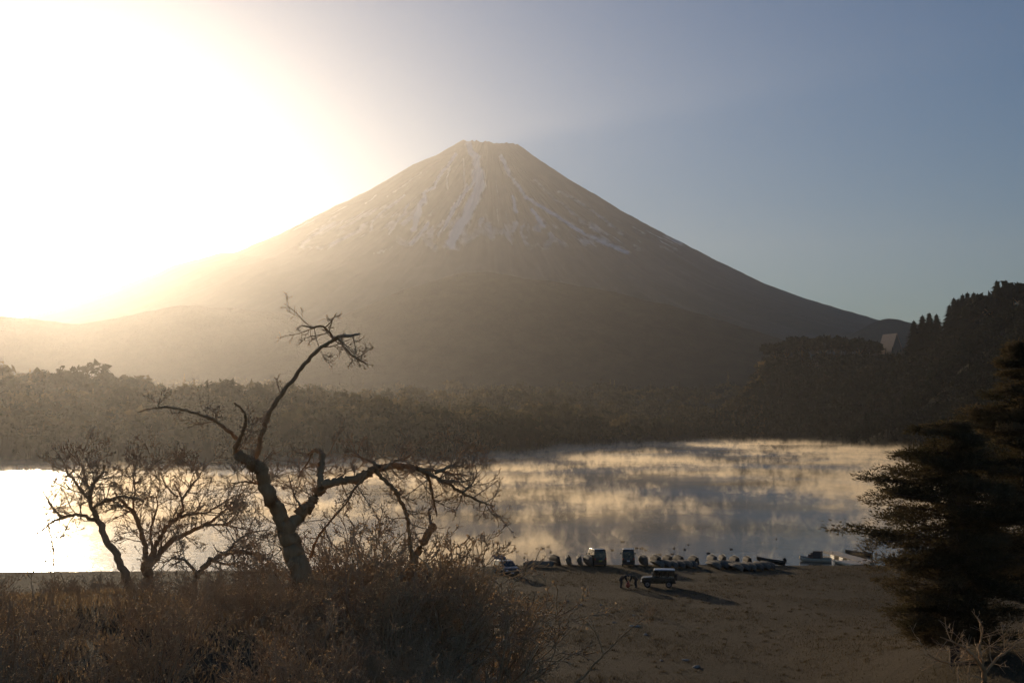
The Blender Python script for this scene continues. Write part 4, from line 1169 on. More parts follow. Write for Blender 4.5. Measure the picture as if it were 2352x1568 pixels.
def kei_van(label, loc, rz, paint, L=3.38, W=1.46, H=1.92, plate=PLATE):
    root = empty("parked_van", loc, rz); tag(root, label, "van", "vans parked on the shore")
    z0 = 0.22
    hw = lambda x, z: W / 2 - max(0.0, z - 0.95) * 0.11
    prof = [(-L / 2, z0 + 0.1), (-L / 2 - 0.0, 0.8), (-L / 2 + 0.03, 1.0), (-L / 2 + 0.10, H - 0.14), (-L / 2 + 0.22, H - 0.01), (-0.2, H + 0.01), (0.72, H - 0.04), (0.95, H - 0.14), (1.42, 1.08), (1.60, 0.98), (L / 2, 0.72), (L / 2, z0 + 0.12), (L / 2 - 0.1, z0), (-L / 2 + 0.1, z0)]
    body = bm_obj("body", prism_bm(prof, hw, 0.045), paint, root, True)
    # windows
    for s in (1, -1):
        def side(xa, xb, za, zb, ta=0.0):
            q = [(xa, s * hw(0, za), za), (xb, s * hw(0, za), za), (xb - ta, s * hw(0, zb), zb), (xa + 0.04, s * hw(0, zb), zb)]
            w = panel("window", q if s < 0 else q[::-1], (0, s, 0.11), GLASS, root)
            return w
        side(-1.52, -0.72, 1.06, 1.68); side(-0.66, 0.18, 1.06, 1.70); side(0.26, 1.18, 1.06, 1.68, 0.36)
        d = panel("door", [(0.22, s * (W / 2), 0.34), (1.10, s * (W / 2), 0.34), (1.10, s * W / 2, 0.95), (0.22, s * W / 2, 0.95)], (0, s, 0), paint, root, 0.004, 0.01)
        box("handle", 0.30, 0.46, s * (W / 2 + 0.016) - 0.012, s * (W / 2 + 0.016) + 0.012, 0.84, 0.88, BLACKP, d, 0.006)
        m = bm_obj("mirror", box_bm(1.10, 1.20, min(s * (W / 2 + 0.02), s * (W / 2 + 0.2)), max(s * (W / 2 + 0.02), s * (W / 2 + 0.2)), 1.16, 1.36, 0.03), BLACKP, root)
        box("tail_light", -L / 2 - 0.035, -L / 2 + 0.05, s * 0.62 - 0.06, s * 0.62 + 0.06, 0.78, 1.02, LAMP_R, root, 0.015)
        box("headlight", L / 2 - 0.06, L / 2 + 0.02, s * 0.52 - 0.14, s * 0.52 + 0.14, 0.66, 0.82, LAMP_W, root, 0.02)
        for xw in (-1.05, 1.12): wheel(xw, s * (W / 2 - 0.085), 0.27, 0.16, root, RUBBER, STEEL)
    rq = [(-L / 2 + 0.035, -0.60, 1.08), (-L / 2 + 0.035, 0.60, 1.08), (-L / 2 + 0.085, 0.55, 1.66), (-L / 2 + 0.085, -0.55, 1.66)]
    panel("rear_window", rq, (-1, 0, 0.08), GLASS, root, 0.010)
    panel("windscreen", [(1.40, -0.60, 1.12), (1.40, 0.60, 1.12), (1.01, 0.55, H - 0.2), (1.01, -0.55, H - 0.2)], (0.9, 0, 0.45), GLASS, root, 0.016)
    box("rear_bumper", -L / 2 - 0.07, -L / 2 + 0.04, -W / 2 + 0.03, W / 2 - 0.03, 0.28, 0.50, BLACKP, root, 0.03)
    box("front_bumper", L / 2 - 0.05, L / 2 + 0.06, -W / 2 + 0.03, W / 2 - 0.03, 0.30, 0.52, BLACKP, root, 0.03)
    box("number_plate", -L / 2 - 0.02, -L / 2 - 0.005, -0.165, 0.165, 0.60, 0.765, plate, root)
    box("wiper", -L / 2 + 0.0, -L / 2 + 0.022, -0.05, 0.38, 1.08, 1.10, BLACKP, root)
    return root

def wagon(label, loc, rz, paint):
    """hatchback estate car with its tailgate swung up"""
    L, W, H = 4.15, 1.70, 1.52
    root = empty("parked_car", loc, rz); tag(root, label, "car")
    hw = lambda x, z: W / 2 - max(0.0, z - 0.85) * 0.24 - 0.05 * max(0, abs(x) - 1.6)
    prof = [(-L / 2, 0.40), (-L / 2, 0.86), (-L / 2 + 0.08, 0.94), (-L / 2 + 0.30, 1.36), (-1.55, H - 0.03), (-0.4, H), (0.25, H - 0.05), (1.05, 0.98), (1.75, 0.86), (L / 2 - 0.02, 0.68), (L / 2, 0.36), (L / 2 - 0.15, 0.22), (-L / 2 + 0.2, 0.22)]
    bm_obj("body", prism_bm(prof, hw, 0.05), paint, root, True)
    for s in (1, -1):
        def side(xa, xb, ta, tb):
            za, zb = 0.95, 1.36
            q = [(xa, s * hw(0, za), za), (xb, s * hw(0, za), za), (xb - tb, s * hw(0, zb), zb), (xa + ta, s * hw(0, zb), zb)]
            panel("window", q if s < 0 else q[::-1], (0, s, 0.24), GLASS, root)
        side(-1.55, -0.95, 0.05, 0.0); side(-0.90, -0.05, 0.02, 0.02); side(0.02, 0.92, 0.0, 0.62)
        d = panel("door", [(-0.02, s * W / 2, 0.30), (0.95, s * W / 2, 0.30), (0.95, s * W / 2, 0.84), (-0.02, s * W / 2, 0.84)], (0, s, 0), paint, root, 0.004, 0.01)
        box("handle", 0.06, 0.24, s * (W / 2 + 0.018) - 0.013, s * (W / 2 + 0.018) + 0.013, 0.74, 0.78, CHROME, d, 0.006)
        box("mirror", 0.80, 0.92, min(s * 0.85, s * 1.02), max(s * 0.85, s * 1.02), 0.96, 1.10, paint, root, 0.03)
        box("headlight", L / 2 - 0.14, L / 2 + 0.0, s * 0.62 - 0.16, s * 0.62 + 0.16, 0.56, 0.70, LAMP_W, root, 0.03)
        box("tail_light", -L / 2 - 0.03, -L / 2 + 0.06, s * 0.70 - 0.09, s * 0.70 + 0.09, 0.70, 0.92, LAMP_R, root, 0.02)
        box("roof_rail", -1.35, 0.05, s * 0.60 - 0.02, s * 0.60 + 0.02, H + 0.0, H + 0.04, CHROME, root, 0.012)
        for xw in (-1.28, 1.30): wheel(xw, s * (W / 2 - 0.09), 0.31, 0.19, root, RUBBER, STEEL)
    panel("windscreen", [(1.00, -0.70, 1.02), (1.00, 0.70, 1.02), (0.34, 0.60, H - 0.10), (0.34, -0.60, H - 0.10)], (0.6, 0, 0.8), GLASS, root, 0.022)
    box("grille", L / 2 - 0.06, L / 2 + 0.012, -0.42, 0.42, 0.50, 0.66, BLACKP, root, 0.02)
    bm = bmesh.new(); bmesh.ops.create_uvsphere(bm, u_segments=10, v_segments=6, radius=0.05, matrix=Matrix.Translation((L / 2 - 0.03, 0, 0.74)))
    bm_obj("badge", bm, CHROME, root, True)
    box("front_bumper", L / 2 - 0.10, L / 2 + 0.05, -W / 2 + 0.06, W / 2 - 0.06, 0.26, 0.46, paint, root, 0.04)
    box("rear_bumper", -L / 2 - 0.05, -L / 2 + 0.08, -W / 2 + 0.05, W / 2 - 0.05, 0.28, 0.54, paint, root, 0.04)
    box("number_plate", L / 2 + 0.05, L / 2 + 0.062, -0.165, 0.165, 0.30, 0.46, PLATEW, root)
    # tailgate hinged at the rear roof edge
    M = Matrix.Translation((-1.62, 0, H - 0.02)) @ Matrix.Rotation(math.radians(18), 4, 'Y')
    bm = box_bm(-1.02, 0.0, -0.66, 0.66, -0.035, 0.035, 0.03); bm.transform(M)
    tg = bm_obj("tailgate", bm, paint, root)
    bm = box_bm(-0.52, -0.06, -0.54, 0.54, 0.036, 0.050); bm.transform(M); bm_obj("rear_window", bm, GLASS, tg)
    for s in (1, -1):
        bm = bmesh.new(); a = Vector((-1.85, s * 0.60, 1.10)); b = M @ Vector((-0.55, s * 0.58, -0.03)); d = b - a
        bmesh.ops.create_cone(bm, cap_ends=True, segments=6, radius1=0.012, radius2=0.012, depth=d.length, matrix=Matrix.Translation((a + b) / 2) @ d.to_track_quat('Z', 'Y').to_matrix().to_4x4())
        bm_obj("gas_strut", bm, CHROME, tg)
    return root

def jeep(label, loc, rz, paint, roofp):
    L, W, H = 3.35, 1.50, 1.78
    root = empty("parked_jeep", loc, rz); tag(root, label, "jeep")
    hw = lambda x, z: W / 2 - 0.03
    low = [(-L / 2, 0.42), (-L / 2, 1.02), (0.62, 1.02), (0.70, 1.06), (1.50, 1.00), (L / 2 - 0.04, 0.94), (L / 2 - 0.02, 0.50), (L / 2 - 0.2, 0.42)]
    bm_obj("body", prism_bm(low, hw, 0.03), paint, root, True)
    hw2 = lambda x, z: W / 2 - 0.05 - max(0, z - 1.0) * 0.07
    # cabin as a frame of pillars with real openings
    zt = H - 0.06
    def pillar(xa, xb, ya, yb, za, zb, dx=0.0, name="pillar"):
        bm = bmesh.new()
        vs = [(xa, ya, za), (xb, ya, za), (xb, yb, za), (xa, yb, za), (xa + dx, ya, zb), (xb + dx, ya, zb), (xb + dx, yb, zb), (xa + dx, yb, zb)]
        v = [bm.verts.new(p) for p in vs]
        for f in ((0, 3, 2, 1), (4, 5, 6, 7), (0, 1, 5, 4), (1, 2, 6, 5), (2, 3, 7, 6), (3, 0, 4, 7)): bm.faces.new([v[i] for i in f])
        return bm_obj(name, bm, paint, root)
    for s in (1, -1):
        y1, y0 = s * (W / 2 - 0.06), s * (W / 2 - 0.12)
        ya, yb = min(y0, y1), max(y0, y1)
        pillar(0.58, 0.66, ya, yb, 1.0, zt, -0.24); pillar(-0.36, -0.27, ya, yb, 1.0, zt); pillar(-L / 2 + 0.02, -L / 2 + 0.12, ya, yb, 1.0, zt, 0.06); 
        g = [(-0.26, s * (W / 2 - 0.09), 1.03), (0.57, s * (W / 2 - 0.09), 1.03), (0.36, s * (W / 2 - 0.09), zt - 0.02), (-0.26, s * (W / 2 - 0.09), zt - 0.02)]
        panel("window", g if s < 0 else g[::-1], (0, s, 0), JGLASS, root, 0.003, 0.003)
        g = [(-L / 2 + 0.13, s * (W / 2 - 0.09), 1.03), (-0.37, s * (W / 2 - 0.09), 1.03), (-0.37, s * (W / 2 - 0.09), zt - 0.02), (-L / 2 + 0.17, s * (W / 2 - 0.09), zt - 0.02)]
        panel("window", g if s < 0 else g[::-1], (0, s, 0), JGLASS, root, 0.003, 0.003)
        d = panel("door", [(-0.30, s * (W / 2 - 0.03), 0.46), (0.60, s * (W / 2 - 0.03), 0.46), (0.60, s * (W / 2 - 0.03), 0.98), (-0.30, s * (W / 2 - 0.03), 0.98)], (0, s, 0), paint, root, 0.004, 0.01)
        box("handle", -0.24, -0.10, s * (W / 2 - 0.012) - 0.012, s * (W / 2 - 0.012) + 0.012, 0.88, 0.92, CHROME, d, 0.005)
        box("mirror", 0.56, 0.66, min(s * 0.70, s * 0.90), max(s * 0.70, s * 0.90), 1.08, 1.26, CHROME, root, 0.03)
        bm = bmesh.new(); bmesh.ops.create_cone(bm, cap_ends=True, segments=16, radius1=0.10, radius2=0.10, depth=0.06, matrix=Matrix.Translation((L / 2 - 0.02, s * 0.46, 0.80)) @ Matrix.Rotation(math.pi / 2, 4, 'Y')); bm_obj("headlight", bm, LAMP_W, root)
        box("tail_light", -L / 2 - 0.03, -L / 2 + 0.03, s * 0.62 - 0.05, s * 0.62 + 0.05, 0.60, 0.76, LAMP_R, root, 0.01)
        box("wheel_arch", 0.76, 1.46, min(s * 0.66, s * 0.78), max(s * 0.66, s * 0.78), 0.70, 0.76, BLACKP, root, 0.02)
        box("wheel_arch", -1.40, -0.70, min(s * 0.66, s * 0.78), max(s * 0.66, s * 0.78), 0.70, 0.76, BLACKP, root, 0.02)
        for xw in (-1.05, 1.10): wheel(xw, s * (W / 2 - 0.10), 0.34, 0.20, root, RUBBER, STEEL)
    bm = prism_bm([(-L / 2 + 0.02, zt), (0.40, zt), (0.44, zt + 0.02), (0.36, H + 0.02), (-0.4, H + 0.05), (-L / 2 + 0.16, H + 0.03), (-L / 2 + 0.03, H)], lambda x, z: W / 2 - 0.06 - (0.06 if z > zt + 0.03 else 0), 0.015)
    bm_obj("roof", bm, roofp, root, True)
    panel("windscreen", [(0.62, -0.62, 1.06), (0.62, 0.62, 1.06), (0.40, 0.60, zt - 0.02), (0.40, -0.60, zt - 0.02)], (0.95, 0, 0.3), JGLASS, root, 0.003, 0.003)
    pr = box("rear_panel", -L / 2, -L / 2 + 0.04, -W / 2 + 0.13, W / 2 - 0.13, 1.0, zt, paint, root)
    box("rear_window", -L / 2 - 0.008, -L / 2 - 0.001, -0.46, 0.46, 1.14, zt - 0.08, GLASS, pr)
    box("grille", L / 2 - 0.035, L / 2 + 0.012, -0.34, 0.34, 0.70, 0.92, BLACKP, root, 0.01)
    box("front_bumper", L / 2 - 0.02, L / 2 + 0.10, -W / 2 + 0.02, W / 2 - 0.02, 0.46, 0.60, CHROME, root, 0.025)
    box("rear_bumper", -L / 2 - 0.08, -L / 2 + 0.0, -W / 2 + 0.04, W / 2 - 0.04, 0.44, 0.58, BLACKP, root, 0.02)
    sp = bmesh.new(); bmesh.ops.create_cone(sp, cap_ends=True, segments=20, radius1=0.33, radius2=0.33, depth=0.2, matrix=Matrix.Translation((-L / 2 - 0.12, 0.05, 0.98)) @ Matrix.Rotation(math.pi / 2, 4, 'Y'))
    bmesh.ops.bevel(sp, geom=[e for e in sp.edges if any(len(f.verts) > 8 for f in e.link_faces)], offset=0.04, segments=2, affect='EDGES')
    bm_obj("spare_wheel", sp, RUBBER, root)
    for xs, yy in ((0.05, 0.32), (0.05, -0.32), (-0.85, 0.0)):
        st = box("seat", xs - 0.22, xs + 0.22, yy - 0.22, yy + 0.22, 0.95, 1.10, BLACKP, root, 0.04); box("headrest", xs - 0.24, xs - 0.12, yy - 0.2, yy + 0.2, 1.10, 1.52, BLACKP, st, 0.04)
    return root
def clear_glass():
    m = bpy.data.materials.new("tinted_clear_glass"); t = NT(m)
    g = t.n("ShaderNodeBsdfGlossy", Roughness=0.05); tr = t.n("ShaderNodeBsdfTransparent"); tr.inputs[0].default_value = (0.62, 0.64, 0.64, 1)
    fr = t.n("ShaderNodeFresnel", IOR=1.45); mx = t.n("ShaderNodeMixShader")
    t.set(mx.inputs[0], fr.outputs[0]); t.set(mx.inputs[1], tr.outputs[0]); t.set(mx.inputs[2], g.outputs[0]); t.set(t.out.inputs["Surface"], mx.outputs[0])
    return m
JGLASS = clear_glass()

def on_ground(px, py):
    """the spot of ground seen at a picture position on the near shore"""
    z = 0.8
    for _ in range(6):
        p = gpix(px, py, z); z = max(0.0, gz(p.x, p.y))
    return Vector((p.x, p.y, z))
def heading(deg):
    """0 = pointing away from the camera, 90 = to the left"""
    return math.radians(90 + deg)

p = on_ground(1372, 1300); kei_van("tall dark van on the shore, its right flank showing, left of the other van", (p.x, p.y + 1.2, gz(p.x, p.y + 1.2) - 0.01), heading(11), car_paint("van_paint_dark_green", (0.05, 0.045, 0.035)), W=1.52, H=1.98)
p = on_ground(1445, 1300); kei_van("narrower dark van on the shore next to the row of boats", (p.x, p.y + 1.2, gz(p.x, p.y + 1.2) - 0.01), heading(-4), car_paint("van_paint_dark_grey", (0.055, 0.048, 0.042)), W=1.46, H=2.0, plate=PLATEW)
p = on_ground(1162, 1318); wagon("dark car with its tailgate raised, parked at the edge of the shrubs", (p.x, p.y, gz(p.x, p.y) - 0.01), heading(180 + 20), car_paint("car_paint_dark_grey", (0.035, 0.033, 0.03)))
p = on_ground(1512, 1347); jeep("small boxy jeep with pale roof standing on the meadow, facing left", (p.x, p.y, gz(p.x, p.y) - 0.01), heading(84), car_paint("jeep_paint_dark_olive", (0.045, 0.042, 0.028), 0.3), car_paint("jeep_roof_pale_grey", (0.55, 0.56, 0.55), 0.35))

# ---------------------------------------------------------------- rowing boats
HULL_OUT = mat_simple("boat_hull_weathered_white", (0.19, 0.155, 0.115), 0.78, 0, 0.22, 2.5, 0.3, 20, spec=0.15)
HULL_BLUE = mat_simple("boat_hull_weathered_blue_grey", (0.13, 0.115, 0.095), 0.78, 0, 0.22, 2.5, 0.3, 20, spec=0.15)
HULL_DARK = mat_simple("boat_hull_dark", (0.06, 0.046, 0.034), 0.78, 0, 0.22, 2.5, 0.3, 20, spec=0.15)
BOATWOOD = mat_simple("boat_bench_wood", (0.28, 0.19, 0.11), 0.6, 0, 0.3, 6.0, 0.3, 30)
RAIL = mat_simple("boat_gunwale_rubber", (0.16, 0.15, 0.14), 0.6, 0, 0.2)
def hull_shape(L=3.5, B=1.22, D=0.48):
    n = 15; out = []
    for i in range(n):
        s = i / (n - 1)                                   # 0 stern, 1 bow
        w = B / 2 * (0.80 + 0.20 * math.sin(min(1, s / 0.5) * math.pi / 2)) * (1 - max(0, (s - 0.48) / 0.52) ** 2.2)
        w = max(w, 0.012)
        sheer = D + 0.06 * (1 - s) ** 2 + 0.22 * max(0, s - 0.45) ** 2 * 3.3
        keel = 0.02 + 0.04 * (1 - s) ** 3 + 0.30 * max(0, (s - 0.72) / 0.28) ** 2
        ww = w
        sec = [(0, keel), (ww * 0.55, keel + 0.03), (ww * 0.82, keel + 0.12), (ww * 0.94, keel + (sheer - keel) * 0.6), (ww, sheer)]
        x = -L / 2 + L * s + (0.10 * 0 if s < 1 else 0)
        out.append((x, sec))
    return out
def hull_bm(st, th=0.0, top_only=False):
    bm = bmesh.new(); rows = []
    for x, sec in st:
        pts = [(x, -max(0.0, y - th), z + (th if k < 3 else 0)) for k, (y, z) in reversed(list(enumerate(sec)))][:-1] + [(x, max(0.0, y - th) if k else 0, z + (th if k < 3 else 0)) for k, (y, z) in enumerate(sec)]
        rows.append([bm.verts.new(p) for p in pts])
    for a, b in zip(rows[:-1], rows[1:]):
        for k in range(len(a) - 1): bm.faces.new((a[k], a[k + 1], b[k + 1], b[k]))
    bm.faces.new(rows[0][::-1])
    return bm, rows
def boat_proto(mat, L=3.5, B=1.22, D=0.48):
    st = hull_shape(L, B, D)
    root = empty("rowing_boat")
    bm, rows = hull_bm(st); bm.normal_update()
    me = bpy.data.meshes.new("hull"); bmesh.ops.recalc_face_normals(bm, faces=bm.faces); 
    # give the shell real thickness
    geom = bmesh.ops.solidify(bm, geom=list(bm.faces), thickness=0.022)
    bm.to_mesh(me); bm.free(); me.materials.append(mat)
    me.polygons.foreach_set("use_smooth", np.ones(len(me.polygons), bool))
    link("hull", me, root)
    rail = np.array([(x, sec[-1][0] + 0.012, sec[-1][1]) for x, sec in st])
    S = Soup()
    for s in (1, -1):
        v, f = tube(rail * np.array([1, s, 1]), np.full(len(rail), 0.026), 6); S.add(v, f)
    link("gunwale", S.mesh("gunwale", RAIL), root)
    S = Soup(); v, f = tube([(x, 0, sec[0][1] - 0.012) for x, sec in st], np.full(len(st), 0.022), 5); S.add(v, f); link("keel", S.mesh("keel", RAIL), root)
    for fx in (0.16, 0.44, 0.70):
        i = int(fx * 14); x, sec = st[i]; w = sec[3][0] - 0.03
        box("bench", x - 0.12, x + 0.12, -w, w, 0.30, 0.335, BOATWOOD, root, 0.006)
    x, sec = st[0]
    return root
HULL_PALE = mat_simple("boat_hull_cream", (0.74, 0.62, 0.46), 0.4, 0, 0.12, 2.5)
protos = {"pale": boat_proto(HULL_PALE), "white": boat_proto(HULL_OUT), "blue": boat_proto(HULL_BLUE), "dark": boat_proto(HULL_DARK)}
used = set()
def boat(kind, loc, rot, label, group, scale=1.0):
    if kind in used: o = copy_tree(protos[kind])
    else: o = protos[kind]; used.add(kind)
    o.location = loc; o.rotation_mode = 'QUATERNION'; o.rotation_quaternion = rot
    o.scale = (scale,) * 3
    tag(o, label, "boat")
    if group: o["group"] = group
    elif "group" in o: del o["group"]
    return o
PROPW = mat_simple("prop_pole_wood", (0.22, 0.16, 0.10), 0.8, 0, 0.3, 8)
def prop_pole(a, b, label, group):
    S = Soup(); v, f = tube([a, (Vector(a) + Vector(b)) / 2, b], [0.03, 0.028, 0.026], 7); S.add(v, f)
    o = link("prop_pole", S.mesh("prop_pole", PROPW)); tag(o, label, "pole", group); return o

def sided_boat(px, py, yaw, lean, kind, label, group=None, scale=1.0, pole=True, dy=0.0):
    """a boat tipped up on its side, its length running away from the camera, held by a pole"""
    g = on_ground(px, py); x, y = g.x, g.y + dy
    rot = Quaternion((0, 0, 1), heading(yaw)) @ Quaternion((1, 0, 0), math.radians(90 - lean))
    # lowest point of the tipped hull rests on the ground
    low = 1e9
    for sx, sec in hull_shape():
        for yy, zz in sec:
            for s in (1, -1):
                low = min(low, (rot @ Vector((sx, s * (yy + 0.03), zz))).z)
    z = gz(x, y) - low * scale
    o = boat(kind, (x, y, z), rot, label, group, scale)
    if pole:
        side = rot @ Vector((0, 0, 1)); side.z = 0; side.normalize()      # the open side
        top = Vector((x, y, z)) + (rot @ Vector((-0.9, 0.35, 0.40))) * scale
        foot = top + side * 0.75; foot.z = gz(foot.x, foot.y) - 0.02
        prop_pole(top, foot, "wooden pole holding up a tipped boat on the shore", "poles propping the tipped boats")
    return o

UP = "boats tipped on their sides along the shore"
sided_boat(1266, 1297, 17, 14, "dark", "tipped boat nearest the car, dark and broad, beside the flat overturned boat", UP, pole=False)
sided_boat(1299, 1297, -1, 24, "white", "narrow tipped boat seen end-on, left one of the propped pair left of the vans", UP)
sided_boat(1324, 1297, 0, 20, "white", "narrow tipped boat seen end-on, right one of the propped pair left of the vans", UP)
sided_boat(1343, 1298, 10, 10, "blue", "tipped boat half hidden behind the left edge of the first van", UP, pole=False)
sided_boat(1470, 1298, 8, 8, "blue", "tipped boat touching the right side of the narrower van", UP, pole=False)
sided_boat(1498, 1298, 11, 6, "dark", "broad tipped boat at the left head of the long boat row", UP)
for px, w, lab in ((1528, 10, "tipped boat behind the first keel-up group, leftmost of three"), (1553, 11, "tipped boat behind the first keel-up group, middle of three"), (1588, 10, "tipped boat behind the first keel-up group, rightmost of three")):
    sided_boat(px, 1296, w, 8, "dark", lab, UP, dy=1.0)
sided_boat(1628, 1297, 7, 6, "blue", "tipped boat standing alone in the gap between two keel-up groups", UP)
for px, w, lab in ((1656, 0, "slim tipped boat at the left behind the second keel-up group"), (1683, 6, "wider tipped boat in the middle behind the second keel-up group"), (1713, 3, "slim tipped boat at the right behind the second keel-up group")):
    sided_boat(px, 1296, w, 8, "dark", lab, UP, dy=1.0)

def flat_boat(px, py, yaw, tilt, kind, label, group=None, scale=1.0):
    """a boat turned keel up, leaning a little on its neighbour"""
    g = on_ground(px, py)
    rot = Quaternion((0, 0, 1), heading(yaw)) @ Quaternion((1, 0, 0), math.radians(180 - tilt))
    low = 1e9
    for sx, sec in hull_shape():
        for yy, zz in sec:
            for s in (1, -1): low = min(low, (rot @ Vector((sx, s * (yy + 0.03), zz))).z)
    return boat(kind, (g.x, g.y, gz(g.x, g.y) - low * scale - 0.02), rot, label, group, scale)
flat_boat(1236, 1301, 78, 4, "white", "white boat lying keel up alone on the shore, left of the tipped boats")
rows = [("first group beside the narrower van", [(1516, 1301), (1532, 1301.5), (1548, 1302), (1564, 1302), (1580, 1302), (1594, 1302)]),
        ("second group, mid boat row", [(1646, 1305), (1662, 1304), (1677, 1303), (1692, 1302)]),
        ("third group, nearest the camera", [(1696, 1310), (1711, 1309), (1727, 1308), (1742, 1307), (1757, 1306), (1770, 1305)])]
ords = ["leftmost", "second from left", "third from left", "fourth from left", "fifth from left", "rightmost"]
for gname, spots in rows:
    for i, (px, py) in enumerate(spots):
        w = ords[i] if i < len(spots) - 1 else "rightmost"
        flat_boat(px, py, 197 + 3 * math.sin(i * 2.1), 30 + 4 * math.sin(i * 1.7), "blue" if i % 2 else "white", "keel-up boat, %s of the %s" % (w, gname), "overturned boats in the boat row", 0.92)

# open motor boat drawn up on the shore
def motor(parent, x, z):
    m = box("outboard_motor", x - 0.24, x + 0.10, -0.15, 0.15, z + 0.02, z + 0.52, HULL_DARK, parent, 0.05)
    box("motor_leg", x - 0.12, x - 0.04, -0.03, 0.03, z - 0.30, z + 0.06, RAIL, m, 0.01)
    for ch in (m,): pass
    return m
g = on_ground(1772, 1298)
mb = boat("dark", (g.x, g.y + 0.6, gz(g.x, g.y + 0.6) + 0.16), Quaternion((0, 0, 1), heading(68)) @ Quaternion((0, 1, 0), math.radians(-6)), "open boat with a tilted outboard motor at the right end of the boat row", None, 0.95)
mm = motor(mb, -1.80, 0.46)
pv_ = Vector((-1.78, 0, 0.46)); Rm_ = Matrix.Rotation(math.radians(38), 4, 'Y'); mm.rotation_euler = Rm_.to_euler(); mm.location = pv_ - (Rm_.to_3x3() @ pv_)

# ---------------------------------------------------------------- jetty, work boat, moored skiff
DECK = mat_simple("jetty_deck_bleached_wood", (0.66, 0.53, 0.39), 0.8, 0, 0.25, 5.0, 0.5, 25)
FLOATM = mat_simple("jetty_float_pale", (0.78, 0.68, 0.50), 0.35, 0, 0.15, 3.0)
def jetty():
    a = gpix(1987, 1287, 0.42); b = gpix(1906, 1265.5, 0.42)
    root = empty("jetty", (a.x, a.y, 0)); tag(root, "pale floating wooden jetty running out into the lake beside the pine", "jetty")
    d = (b - a); L = d.length; root.rotation_euler = (0, 0, math.atan2(d.y, d.x))
    W = 1.9; n = int(L / 0.30)
    bm = box_bm(-0.14, 0.14, -W / 2, W / 2, 0.36, 0.42, 0.008, 1); me = bpy.data.meshes.new("plank"); bm.to_mesh(me); bm.free(); me.materials.append(DECK)
    for i in range(n + 6):
        o = link("plank", me, root); o.location = (-1.5 + i * 0.30, random.uniform(-0.02, 0.02), random.uniform(-0.006, 0.006))
    for s in (1, -1): box("stringer", -1.6, L + 0.2, s * 0.8 - 0.05, s * 0.8 + 0.05, 0.24, 0.355, PROPW, root)
    for k in range(4):
        box("float", -0.8 + k * L / 4, 0.6 + k * L / 4, -W / 2 + 0.1, W / 2 - 0.1, -0.12, 0.235, FLOATM, root, 0.08)
    for x, y in ((L - 0.2, 0.8), (L - 2.4, -0.86), (L - 3.2, 0.86)):
        S = Soup(); v, f = tube([(x, y, 0.3), (x, y, 0.62), (x, y, 0.72)], [0.05, 0.05, 0.045], 8); S.add(v, f); link("bollard", S.mesh("bollard", PROPW), root)
    # landing raft alongside
    c = gpix(1957, 1290, 0.36)
    r2 = empty("landing_raft", (c.x, c.y, 0), root.rotation_euler.z + 0.05); tag(r2, "low pale landing raft with sunlit edge in front of the jetty", "raft")
    bm = box_bm(-0.15, 0.15, -1.15, 1.15, 0.28, 0.34, 0.008, 1); me = bpy.data.meshes.new("plank"); bm.to_mesh(me); bm.free(); me.materials.append(DECK)
    for i in range(15):
        o = link("plank", me, r2); o.location = (-2.2 + i * 0.32, random.uniform(-0.02, 0.02), random.uniform(-0.005, 0.005))
    for s in (1, -1): box("edge_beam", -2.4, 2.5, s * 1.21 - 0.05, s * 1.21 + 0.05, 0.10, 0.37, FLOATM, r2, 0.02)
    for k in range(3): box("float", -2.0 + k * 1.5, -0.9 + k * 1.5, -1.0, 1.0, -0.12, 0.275, FLOATM, r2, 0.08)
    for y in (0.9, -0.6):
        bm = bmesh.new(); bmesh.ops.create_uvsphere(bm, u_segments=12, v_segments=8, radius=0.16, matrix=Matrix.Translation((2.62, y, 0.12)) @ Matrix.Diagonal((1, 1, 1.15, 1)))
        bm_obj("fender", bm, FLOATM, r2, True)
jetty()
CANVAS = mat_simple("dark_tarpaulin", (0.10, 0.085, 0.075), 0.8, 0, 0.25, 4.0, 0.4, 12)
CRATEM = mat_simple("brown_crate_board", (0.24, 0.15, 0.11), 0.8, 0, 0.2, 6.0)
def work_boat():
    g = gpix(1872, 1289, 0.0)
    o = boat("pale", (g.x, g.y, -0.12), Quaternion((0, 0, 1), heading(66)), "broad pale work boat with boxes aboard, moored at the jetty's end", None, 1.12)
    root = empty("box_stack", (g.x + 0.35, g.y, 0.30), heading(66)); 
    tag(root, "large dark covered box standing in the work boat", "box")
    b = box("box", -0.5, 0.5, -0.56, 0.56, 0.06, 0.95, CANVAS, root, 0.03)
    box("lid", -0.54, 0.54, -0.60, 0.60, 0.952, 1.0, CANVAS, b, 0.015)
    for dx, dy, h, lab in ((0.95, 0.1, 0.48, "small brown crate in the bow of the work boat"), (0.62, 0.32, 0.68, "upright brown crate against the large covered box in the work boat")):
        c = empty("crate", (g.x + 0.35 - dx * 0.92, g.y + dx * 0.4 + dy * 0.3, 0.36), heading(66)); tag(c, lab, "crate")
        for k in range(4):
            z = 0.02 + k * h / 4
            for s in (1, -1):
                box("slat", -0.2, 0.2, s * 0.2 - 0.01, s * 0.2 + 0.01, z, z + h / 4 - 0.02, CRATEM, c)
                box("slat", s * 0.2 - 0.01, s * 0.2 + 0.01, -0.188, 0.188, z, z + h / 4 - 0.02, CRATEM, c)
        box("lid", -0.21, 0.21, -0.21, 0.21, h + 0.004, h + 0.02, CRATEM, c)
    g2 = gpix(1966, 1275, 0.0)
    boat("dark", (g2.x + 0.3, g2.y, -0.08), Quaternion((0, 0, 1), heading(62)) @ Quaternion((0, 1, 0), math.radians(-3)), "dark skiff moored on the far side of the jetty, bow to the left", None, 1.0)
work_boat()

